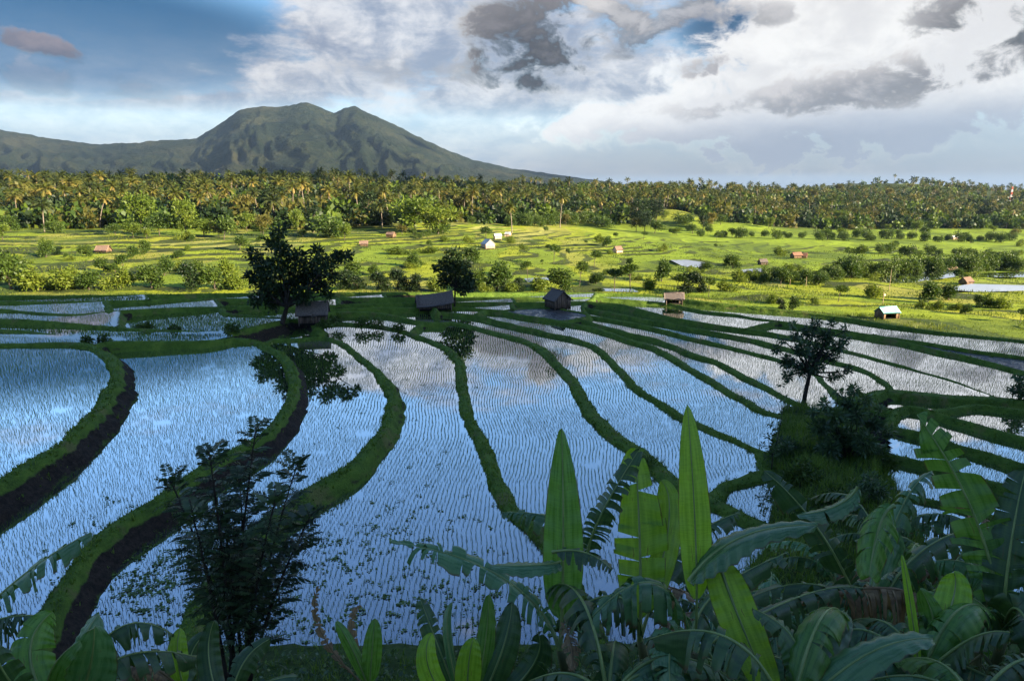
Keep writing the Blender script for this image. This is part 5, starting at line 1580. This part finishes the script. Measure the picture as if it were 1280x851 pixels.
banana((1252, 800), 8.0, [((1222, 655, 0.2), (1146, 518, 0.6), 76, 'ban_mid', dict(tear=0.85, fold=0.15, droop=0.05, pet=0.14)),
                          ((1262, 690, 0.0), (1282, 585, 0.2), 60, 'ban_dark', dict(tear=0.5, fold=0.2, droop=0.0)),
                          ((1230, 760, -0.4), (1150, 770, -0.7), 60, 'ban_dark', dict(face='up', tear=0.8, droop=0.4)),
                          ((1270, 760, -0.6), (1300, 820, -1.0), 70, 'ban_dark', dict(tear=0.4)),
                          ((1235, 720, 0.5), (1170, 700, 0.8), 50, 'ban_cool', dict(face='up', tear=1.0, droop=0.6))],
       'banana plant with a tall comb like leaf slanting across the right hand paddies', 205, extra=3)
banana((1150, 850), 7.0, [((1140, 770, 0.0), (1127, 692, 0.1), 17, 'ban_bright', dict(fold=0.9, pet=0.05, droop=0.0)),
                          ((1168, 790, 0.2), (1150, 735, 0.3), 34, 'ban_mid', dict(fold=0.3)),
                          ((1188, 760, 0.3), (1192, 714, 0.4), 44, 'ban_bright', dict(fold=0.2)),
                          ((1210, 800, -0.3), (1262, 790, -0.6), 66, 'ban_dark', dict(face='up', tear=0.3)),
                          ((1090, 790, 0.3), (1032, 800, 0.4), 60, 'ban_dark', dict(face='up', tear=0.6))],
       'banana plant with a furled bright young leaf among dark old leaves', 206, extra=4)
banana((985, 905), 5.6, [((1075, 822, 0.0), (1166, 797, 0.1), 52, 'ban_cool', dict(face='up', fold=-0.1, droop=0.15)),
                         ((1000, 815, 0.2), (940, 760, 0.4), 48, 'ban_dark', dict(face='up', tear=0.3)),
                         ((1030, 800, 0.5), (1055, 762, 0.9), 50, 'ban_dark', dict(face='up'))],
       'banana plant with one long smooth leaf stretched low to the right', 207, extra=3)
banana((-45, 790), 7.0, [((30, 718, 0.2), (114, 665, 0.4), 46, 'ban_cool', dict(face='up', tear=0.65, fold=0.1, droop=0.3)),
                         ((5, 772, 0.0), (50, 770, 0.0), 40, 'ban_dark', dict(face='up', tear=1.0, droop=0.5))],
       'banana plant at the pond edge with a notched leaf over the water', 208, extra=0)
banana((78, 905), 6.0, [((95, 822, 0.0), (124, 766, 0.2), 46, 'ban_cool', dict(fold=0.5, roll=0.5)),
                        ((38, 822, 0.1), (66, 764, 0.3), 60, 'ban_mid', dict(fold=0.2, tear=0.2)),
                        ((108, 850, -0.2), (118, 782, -0.3), 62, 'ban_cool', dict(fold=0.2)),
                        ((140, 790, 0.3), (216, 793, 0.5), 40, 'ban_dark', dict(face='up', tear=1.0, droop=0.4)),
                        ((60, 850, -0.4), (100, 800, -0.4), 36, 'ban_mid', dict(fold=0.7, roll=0.9)),
                        ((20, 860, -0.5), (-10, 800, -0.6), 50, 'ban_dark', dict(tear=0.3))],
       'low banana clump with broad bluish leaves crowded together on the slope', 209, extra=1)
banana((232, 865), 7.2, [((222, 820, 0.0), (226, 784, 0.1), 26, 'ban_bright', dict(fold=0.3)),
                         ((180, 830, -0.2), (158, 856, -0.4), 40, 'ban_dry', dict(face='up', tear=0.6, droop=0.4)),
                         ((240, 815, 0.2), (262, 790, 0.3), 26, 'ban_dark', dict(fold=0.3))],
       'small banana plant with one light green leaf and a withered one', 210, extra=0)
banana((288, 905), 6.4, [((300, 836, 0.1), (338, 798, 0.3), 34, 'ban_dark', dict(fold=0.3, tear=0.2)),
                         ((262, 830, 0.2), (268, 775, 0.3), 30, 'ban_dark', dict(fold=0.3)),
                         ((320, 860, 0), (372, 845, 0), 40, 'ban_dark', dict(face='up'))],
       'small dark banana plant below the feathered shrub', 211, extra=0)
banana((462, 862), 8.2, [((465, 815, 0.0), (469, 772, 0.1), 26, 'ban_mid', dict(fold=0.3)),
                         ((440, 810, 0.0), (420, 776, 0.1), 18, 'ban_mid', dict(fold=0.4)),
                         ((402, 790, 0.2), (399, 732, 0.2), 12, 'ban_dry', dict(tear=1.0)),
                         ((440, 785, 0.1), (452, 757, 0.2), 12, 'ban_dry', dict(tear=0.6))],
       'young banana plant with small leaves and thin withered stalks', 212, extra=0)
banana((585, 905), 7.0, [((545, 800, 0.3), (524, 745, 0.5), 30, 'ban_dark', dict(tear=0.5, fold=0.3)),
                         ((604, 820, 0.1), (611, 742, 0.2), 26, 'ban_mid', dict(fold=0.25)),
                         ((585, 840, -0.2), (592, 796, -0.2), 34, 'ban_bright', dict(fold=0.15)),
                         ((560, 800, 0.2), (566, 752, 0.4), 14, 'ban_cool', dict(fold=0.6)),
                         ((538, 840, -0.1), (540, 790, 0.0), 30, 'ban_bright', dict(fold=0.2)),
                         ((625, 820, 0.1), (640, 752, 0.3), 40, 'ban_dark', dict(fold=0.3)),
                         ((660, 840, 0.0), (672, 790, 0.0), 44, 'ban_dark', dict(fold=0.3, tear=0.3))],
       'banana clump of short upright leaves, two of them bright green', 213, extra=0)
for j, (px, py, D, lab_) in enumerate(((1010, 870, 9.5, 'dark banana plant in the shade below the knoll'), (1215, 890, 6.0, 'dark leafy banana plant crowding the lower right slope'), (760, 880, 6.2, 'dark banana plant under the backlit leaves'), (1120, 770, 11.0, 'ragged banana plant behind the furled leaf'), (905, 850, 9.0, 'dark banana plant behind the hanging leaf'), (1290, 720, 9.5, 'half hidden banana plant beside the comb like leaf'), (960, 790, 12.5, 'ragged banana plant at the foot of the knoll by the small pond'), (1045, 735, 13.5, 'ragged banana plant on the lower side of the knoll'), (1180, 735, 12.0, 'ragged banana plant over the narrow flooded strips'), (1235, 690, 13.0, 'ragged banana plant with its leaves against the flooded strips'), (1100, 690, 14.5, 'ragged banana plant where the knoll dips to the strips'), (890, 790, 11.0, 'ragged banana plant below the end of the wide bank'))):
    banana((px, py), D, [], lab_, 230 + j, extra=7 if D < 10.5 else 8, rag=D > 10.5)

# ------------------------------------------------------------------ grass and weeds on the near slope and the knoll
def scatter(n, fx, fy_):
    x = fx(n); y = fy_(n)
    z, q, fr3, nr_ = gz(x, y, True)
    return x[nr_], y[nr_], z[nr_]
GV, GQ, GTt, GA = [], [], [], []
off = 0
for (n, x0, x1, y0, y1, h0, h1, wd, nb) in ((9000, -22, 24, 3, 26, 0.18, 0.5, 0.022, 4), (15000, 8, 31, 23, 58, 0.35, 1.0, 0.03, 4)):
    y = rng.uniform(y0, y1, n); x = rng.uniform(x0, x1, n)
    ok = np.abs(x / y) < 0.95
    x, y = x[ok], y[ok]
    z, q, fr3, nr_ = gz(x, y, True)
    # stay out of the water
    lvv = level_at(x, y, None)
    nr_ = nr_ & (np.isnan(lvv) | (z > lvv + 0.02)) & (z > -2.4)
    x, y, z = x[nr_], y[nr_], z[nr_]
    tuft = fbm(x / 1.2, y / 1.2, 141, 3)
    V_, Q_, T3, A_2 = blades(np.column_stack([x, y, z - 0.03]), rng.uniform(h0, h1, len(x)) * (1 + 0.5 * tuft), np.full(len(x), wd), nb, 0.55, np.clip(0.4 + 0.4 * tuft, 0, 1))
    GV.append(V_); GQ.append(Q_ + off); GTt.append(T3 + off); GA.append(A_2); off += len(V_)
o = link('slope_grass', mesh_np('slope_grass', np.concatenate(GV), [np.concatenate(GQ), np.concatenate(GTt)], (MAT['grass'],), False, {'vary': np.concatenate(GA)}))
tag(o, 'long grass on the near slope and over the grassy knoll', 'grass', kind='stuff')
y = rng.uniform(4, 24, 5000); x = rng.uniform(-20, 22, 5000)
ok = np.abs(x / y) < 0.95; x, y = x[ok], y[ok]
z = gz(x, y)
ok = z > 0.4
C = np.column_stack([x, y, z])[ok]
C = np.repeat(C, 6, 0) + rng.normal(0, 0.12, (ok.sum() * 6, 3)) + [0, 0, 0.22]
g = Geo(); leaf_cards(g, C, 0.2, 0.5, None, rng.random(len(C)), 0.1)
o = link('undergrowth', g.mesh('undergrowth', MAT['leaf_cool']))
tag(o, 'tangled leafy undergrowth between the banana plants', 'undergrowth', kind='stuff')

# ------------------------------------------------------------------ huts
def rotm(a):
    c, s_ = math.cos(a), math.sin(a)
    return np.array([[c, -s_, 0], [s_, c, 0], [0, 0, 1]])

def hut(px, py, z, wd, dp, wall_h, roof_h, ang, label, wall='plank', roof='thatch', over=0.35, lean=0.0, open_front=False, name='field_hut', ground=True, cat='hut', shed=False, ribs=0):
    """gabled hut; ridge runs along local x, gable ends at +-x"""
    p = at_z(px, py, z) if z is not None else hit(px, py)
    k_ = 0.82 if z is not None else 0.66
    wd, dp, wall_h, roof_h, over = wd * k_, dp * k_, wall_h * k_, roof_h * k_, over * k_
    root = empty(name, p)
    tag(root, label, cat)
    root.rotation_euler = (0, 0, ang)
    hx, hy = wd / 2, dp / 2
    # corner posts
    for sx in (-1, 1):
        for sy in (-1, 1):
            g = Geo(); g.box((sx * hx - 0.06, sy * hy - 0.06, -0.3), (sx * hx + 0.06, sy * hy + 0.06, wall_h + (0.0)))
            link('post', g.mesh('post', MAT[wall], False), root)
    # walls of upright or level boards
    wl = link('wall', None, root)
    def boards(a, b, zt, gable=0.0, skip=()):
        a = np.array(a, float); b = np.array(b, float)
        L = np.linalg.norm(b - a); n = max(3, int(L / 0.30))
        d = (b - a) / L; nrm_ = np.array([d[1], -d[0]])
        for i in range(n):
            if i in skip: continue
            u0, u1 = i / n, (i + 1) / n
            c0 = a + d * L * u0 + d * 0.01; c1 = a + d * L * u1 - d * 0.01
            t0 = zt + gable * (1 - abs(2 * u0 - 1)); t1 = zt + gable * (1 - abs(2 * u1 - 1))
            off_ = rnd.uniform(0, 0.025)
            q0 = c0 + nrm_ * off_; q1 = c1 + nrm_ * off_; r0 = c0 - nrm_ * 0.03; r1 = c1 - nrm_ * 0.03
            V = [(*q0, 0.05), (*q1, 0.05), (*q1, t1 - 0.02), (*q0, t0 - 0.02), (*r0, 0.05), (*r1, 0.05), (*r1, t1 - 0.02), (*r0, t0 - 0.02)]
            gg = Geo(); gg.add(V, [[0, 1, 2, 3], [7, 6, 5, 4], [0, 4, 5, 1], [3, 2, 6, 7], [0, 3, 7, 4], [1, 5, 6, 2]])
            link('board', gg.mesh('board', MAT[wall]), wl)
    nfr = max(3, int(wd / 0.30))
    skip = () if not open_front else tuple(range(int(nfr * 0.12), int(nfr * 0.8)))
    boards((-hx, -hy), (hx, -hy), wall_h, 0, skip)
    boards((hx, -hy), (hx, hy), wall_h, roof_h if not shed else 0)
    boards((hx, hy), (-hx, hy), wall_h)
    boards((-hx, hy), (-hx, -hy), wall_h, roof_h if not shed else 0)
    # roof slopes with ragged eaves
    rf = link('roof', None, root)
    for sy in (-1, 1):
        g = Geo()
        nx2, ns = 14, 5
        X = np.linspace(-hx - over, hx + over, nx2)
        V = []
        for lay in (0.0, 0.09):
            for j in range(ns + 1):
                t = j / ns
                yv = sy * (hy + over) * t
                zv = wall_h + roof_h * (1 - t * (hy + over) / hy) + 0.02 + lay
                jit = rng.normal(0, 0.02 if roof.startswith('thatch') else 0.0, nx2)
                edge = rng.normal(0, 0.07 if roof.startswith('thatch') else 0.0, nx2) * (1 if j == ns else 0)
                sag = -0.12 * np.sin(np.pi * (X + hx + over) / (2 * (hx + over))) * (lean != 0)
                V.append(np.column_stack([X, np.full(nx2, yv) + edge, zv + jit + sag + lean * X]))
        V = np.concatenate(V)
        idx = np.arange(2 * (ns + 1) * nx2).reshape(2, ns + 1, nx2)
        Q = []
        for l in (0, 1):
            q = np.stack([idx[l, :-1, :-1], idx[l, :-1, 1:], idx[l, 1:, 1:], idx[l, 1:, :-1]], -1).reshape(-1, 4)
            Q.append(q)
        e = [np.stack([idx[0, -1, :-1], idx[0, -1, 1:], idx[1, -1, 1:], idx[1, -1, :-1]], -1),
             np.stack([idx[0, :-1, 0], idx[0, 1:, 0], idx[1, 1:, 0], idx[1, :-1, 0]], -1), np.stack([idx[0, :-1, -1], idx[0, 1:, -1], idx[1, 1:, -1], idx[1, :-1, -1]], -1)]
        g.add(V, np.concatenate(Q + e))
        link('roof_slope', g.mesh('roof_slope', MAT[roof]), rf)
    g = Geo(); g.box((-hx - over, -0.09, wall_h + roof_h + 0.06 + lean * 0), (hx + over, 0.09, wall_h + roof_h + 0.17))
    if lean == 0: link('ridge_cap', g.mesh('ridge_cap', MAT[roof]), rf)
    # dark floor inside
    g = Geo(); g.box((-hx + 0.05, -hy + 0.05, -0.2), (hx - 0.05, hy - 0.05, 0.06)); link('floor', g.mesh('floor', MAT['dark_opening']), root)
    return root

hut(543, 384, 0.1, 5.6, 4.2, 1.0, 1.5, R(12), 'slumped low hut with dark weathered boards and sagging thatch', roof='thatch', lean=0.10, over=0.5)
hut(697, 384, -0.25, 3.4, 3.2, 1.7, 1.4, R(-62), 'small plank hut with steep dark thatched gable on the bank by the bare pond', over=0.4)
hut(842, 378, -0.7, 3.0, 2.4, 1.0, 0.8, R(-8), 'open thatched shelter on posts reflected in the flooded field', open_front=True, over=0.45)
hut(392, 402, 1.1, 3.8, 3.2, 1.5, 1.4, R(10), 'thatched hut in the shadow under the large dark tree', over=0.45)
hut(1108, 398, None, 4.2, 3.0, 1.5, 1.1, R(12), 'open plank hut with a pale turquoise tin roof beside the shaded bank', wall='plank_warm', roof='tin_green', open_front=True, over=0.3)
hut(610, 311, None, 6.5, 5.0, 2.4, 2.2, R(-65), 'white roofed house with an orange gable among the sunlit fields', wall='plaster', roof='tin_white', name='farmhouse', cat='house')
hut(622, 300, None, 4.0, 3.0, 2.0, 1.2, R(20), 'small white roofed shed behind the house with an orange gable', wall='plaster', roof='tin_white', name='shed', cat='shed')
hut(635, 296, None, 3.0, 3.0, 1.8, 1.0, R(-20), 'tiny white roofed shed on the slope above the farmhouse', wall='plaster', roof='tin_white', name='shed', cat='shed')
hut(130, 316, None, 4.6, 4.0, 1.0, 1.8, R(0), 'low hut with wide reddish thatched roof on the stepped fields', wall='plank_warm', roof='thatch_red', over=0.6)
hut(455, 308, None, 3.6, 3.0, 1.4, 1.3, R(10), 'small reddish thatched hut beside the terraced field edge', wall='plank_warm', roof='thatch_red', over=0.5)
hut(489, 298, None, 4.4, 3.4, 1.6, 1.2, R(-20), 'tan hut below the lime green tree', wall='plank_warm', roof='thatch_red')
hut(772, 316, None, 4.0, 3.6, 1.6, 1.8, R(30), 'pinkish steep roofed hut at the head of the pale fields', wall='plaster', roof='thatch_red')
hut(995, 323, None, 5.0, 3.6, 1.6, 1.5, R(15), 'brown roofed hut clustered with a smaller one in the green field', wall='plank_warm', roof='tile_red')
hut(1004, 323, None, 3.4, 3.0, 1.4, 1.2, R(-30), 'smaller brown roofed hut next to the clustered one in the green field', wall='plank_warm', roof='tile_red')
hut(953, 331, None, 3.2, 2.8, 1.4, 1.2, R(10), 'grey thatched hut alone in the wide green field', roof='thatch')
hut(1186, 342, None, 5.2, 4.0, 1.0, 1.9, R(-10), 'low wide hut with salmon red thatch near the hedge row', wall='plank_warm', roof='thatch_red', over=0.6)
hut(1207, 356, None, 4.0, 3.2, 1.3, 1.5, R(25), 'reddish hut half hidden by bushes near the flooded strips', wall='plank_warm', roof='thatch_red')
hut(1192, 300, None, 5.0, 4.0, 2.0, 1.4, R(15), 'pale roofed hut at the forest foot below the mast', wall='plaster', roof='tin_white')
hut(1140, 316, None, 4.5, 4.0, 1.4, 1.6, R(-15), 'thatched hut in the field before the far woods', roof='thatch')

# radio mast on the far ridge
mp = hit(1262, 257, 700)
mast = empty('radio_mast', mp); tag(mast, 'red and white lattice radio mast standing on the far ridge', 'mast')
Hm = 23.0 * (mp[1] * CP) / F
for j in range(7):
    g = Geo()
    z0, z1 = Hm * j / 7, Hm * (j + 1) / 7
    w0, w1 = 1.1 - 0.75 * j / 7, 1.1 - 0.75 * (j + 1) / 7
    for sx, sy in ((-1, -1), (1, -1), (1, 1), (-1, 1)):
        g.tube(np.array([(sx * w0, sy * w0, z0), (sx * w1, sy * w1, z1)]), 0.20, 4)
    for (ax, ay, bx, by) in ((-1, -1, 1, -1), (1, -1, 1, 1), (1, 1, -1, 1), (-1, 1, -1, -1)):
        g.tube(np.array([(ax * w0, ay * w0, z0), (bx * w1, by * w1, z1)]), 0.09, 4)
        g.tube(np.array([(bx * w0, by * w0, z0), (ax * w1, ay * w1, z1)]), 0.09, 4)
    link('mast_section', g.mesh('mast_section', MAT['mast_red' if j % 2 == 0 else 'mast_white']), mast)

# poles in the fields
for (px, py, hp, lab_) in ((1111, 363, 26, 'tall bare bamboo pole behind the hut with a tin roof'), (1103, 380, 16, 'short bamboo pole with a rag near the tin roofed hut'), (987, 357, 12, 'thin pole beside the bluish round tree'), (1007, 358, 12, 'thin pole at the edge of the banana row')):
    p = hit(px, py); hm = hp * p[1] / F
    g = Geo(); g.tube(np.array([(0, 0, -0.3), (0.05, 0, hm * 0.5), (0.02, 0.03, hm)]), [0.07, 0.06, 0.04], 6)
    root = empty('field_pole', p); tag(root, lab_, 'pole')
    link('shaft', g.mesh('shaft', MAT['pole']), root)
    if px != 1103: continue
    g = Geo(); g.add([(0.04, 0, hm * 0.82), (0.5, 0.1, hm * 0.78), (0.45, 0.12, hm * 0.62), (0.05, 0, hm * 0.66)], [[0, 1, 2, 3]]); link('rag', g.mesh('rag', MAT['plaster']), root)

# flooded fields out in the sun
for (poly) in (((838, 326), (858, 325), (884, 331), (876, 336), (852, 333)), ((1086, 349), (1130, 345), (1200, 346), (1196, 351), (1140, 354), (1090, 353)), ((1150, 366), (1210, 360), (1280, 362), (1280, 366), (1210, 366)), ((1200, 343), (1280, 346), (1280, 349), (1205, 347)), ((738, 360), (790, 362), (800, 366), (745, 365)), ((655, 349), (690, 347), (690, 351), (660, 353)), ((60, 336), (96, 334), (92, 341), (64, 342)), ((925, 338), (950, 338), (962, 344), (935, 345))):
    P = np.array([hit(a, b) for a, b in poly])
    P[:, 2] = np.percentile(P[:, 2], 70) + 0.10
    o = link('flooded_field', mesh_np('flooded_field', P, [np.arange(len(P))[None]], (MAT['water'],)))
    tag(o, kind='structure')

# ------------------------------------------------------------------ tufts that roughen the sunlit fields
n = 60000
uu = rng.uniform(-0.98, 0.98, n); ey_ = np.interp(uu, EU, EY)
Ys = 1 / (1 / (ey_ + 2) + (1 / 300.0 - 1 / (ey_ + 2)) * rng.random(n)); xs = uu * Ys
pt = fbm(xs / 9, Ys / 5, 151, 3)
ok = (pt > 0.0) | (rng.random(n) < 0.25)
xs, Ys, pt = xs[ok], Ys[ok], pt[ok]
V, T3, va = tri_blades(np.column_stack([xs, Ys, gz(xs, Ys) - 0.03]), np.clip(0.35 + 0.5 * pt, 0.2, 0.9) * rng.uniform(0.6, 1.3, len(xs)), Ys * 0.0009, 3, 0.5, np.clip(0.5 + 0.6 * fbm(xs / 20, Ys / 12, 153, 2), 0, 1))
o = link('field_tufts', mesh_np('field_tufts', V, [T3], (MAT['leaf_light'],), False, {'vary': va}))
tag(o, 'tufts of crop and weeds over the sunlit fields', 'crop', kind='stuff')

# ------------------------------------------------------------------ loose clouds over the valley, whose shadows lie on woods and mountain
def cloud(target, dist, rx, ry, rz, seed):
    lg = np.random.default_rng(seed)
    c = np.array(target) + np.array(to_sun) * dist
    bm = bmesh.new()
    for i in range(9):
        q = lg.normal(0, 0.42, 3) * [rx, ry, rz * 0.6]
        k = lg.uniform(0.35, 0.7)
        r_ = bmesh.ops.create_icosphere(bm, subdivisions=3, radius=1.0)
        for v in r_['verts']:
            d = np.array(v.co)
            b_ = 1 + 0.16 * math.sin(d[0] * 5 + i) * math.cos(d[1] * 6 + 2 * i) + 0.1 * math.sin(d[2] * 9 + d[0] * 7)
            v.co = Vector((q[0] + d[0] * rx * k * b_, q[1] + d[1] * ry * k * b_, q[2] + d[2] * rz * k * b_))
    me = bpy.data.meshes.new('cloud'); bm.to_mesh(me); bm.free()
    me.materials.append(MAT['cloud'])
    tag(link('cloud', me, loc=c), kind='structure')
MAT['cloud'] = solid('cloud', (0.75, 0.75, 0.76), (0.85, 0.85, 0.85), 0.02, 1.0, 0.0, 0.1)
cloud((-215, 490, 22), 2600, 95, 60, 30, 1)
cloud((-35, 610, 24), 2700, 75, 60, 28, 2)
for (px, py, Yt, rx, sd) in ((432, 160, 4100, 150, 3), (524, 180, 4100, 140, 4), (690, 219, 4300, 260, 5), (500, 200, 3300, 110, 6)):
    d = ray(px, py); ui_ = int(np.argmin(np.abs(u_m - d[0] / d[1])))
    el_ = (ZM[ui_] - CAMZ) / YM[ui_]
    vi_ = int(np.argmax(el_ >= min(d[2] / d[1], el_[:150].max() * 0.97)))
    cloud((XM[ui_, vi_], YM[ui_, vi_], ZM[ui_, vi_]), 5200, rx, rx * 0.8, rx * 0.35, sd)

# ------------------------------------------------------------------ haze
if HAZE > 0:
    bm = bmesh.new(); bmesh.ops.create_cube(bm, size=1.0)
    me = bpy.data.meshes.new('haze'); bm.to_mesh(me); bm.free()
    hz = link('haze', me, loc=(-700, 0, 310))
    hz.scale = (14600, 13200, 690)
    m_, nt = new_mat('haze_air')
    pv = nt.n('ShaderNodeVolumePrincipled', None, Color=(0.50, 0.72, 1.0), Density=HAZE, Anisotropy=0.2)
    ov = nt.n('ShaderNodeOutputMaterial'); nt.t.links.new(pv.outputs[0], ov.inputs['Volume'])
    me.materials.append(m_)
    tag(hz, 'faint blue haze in the air before the mountain', 'haze', kind='stuff')
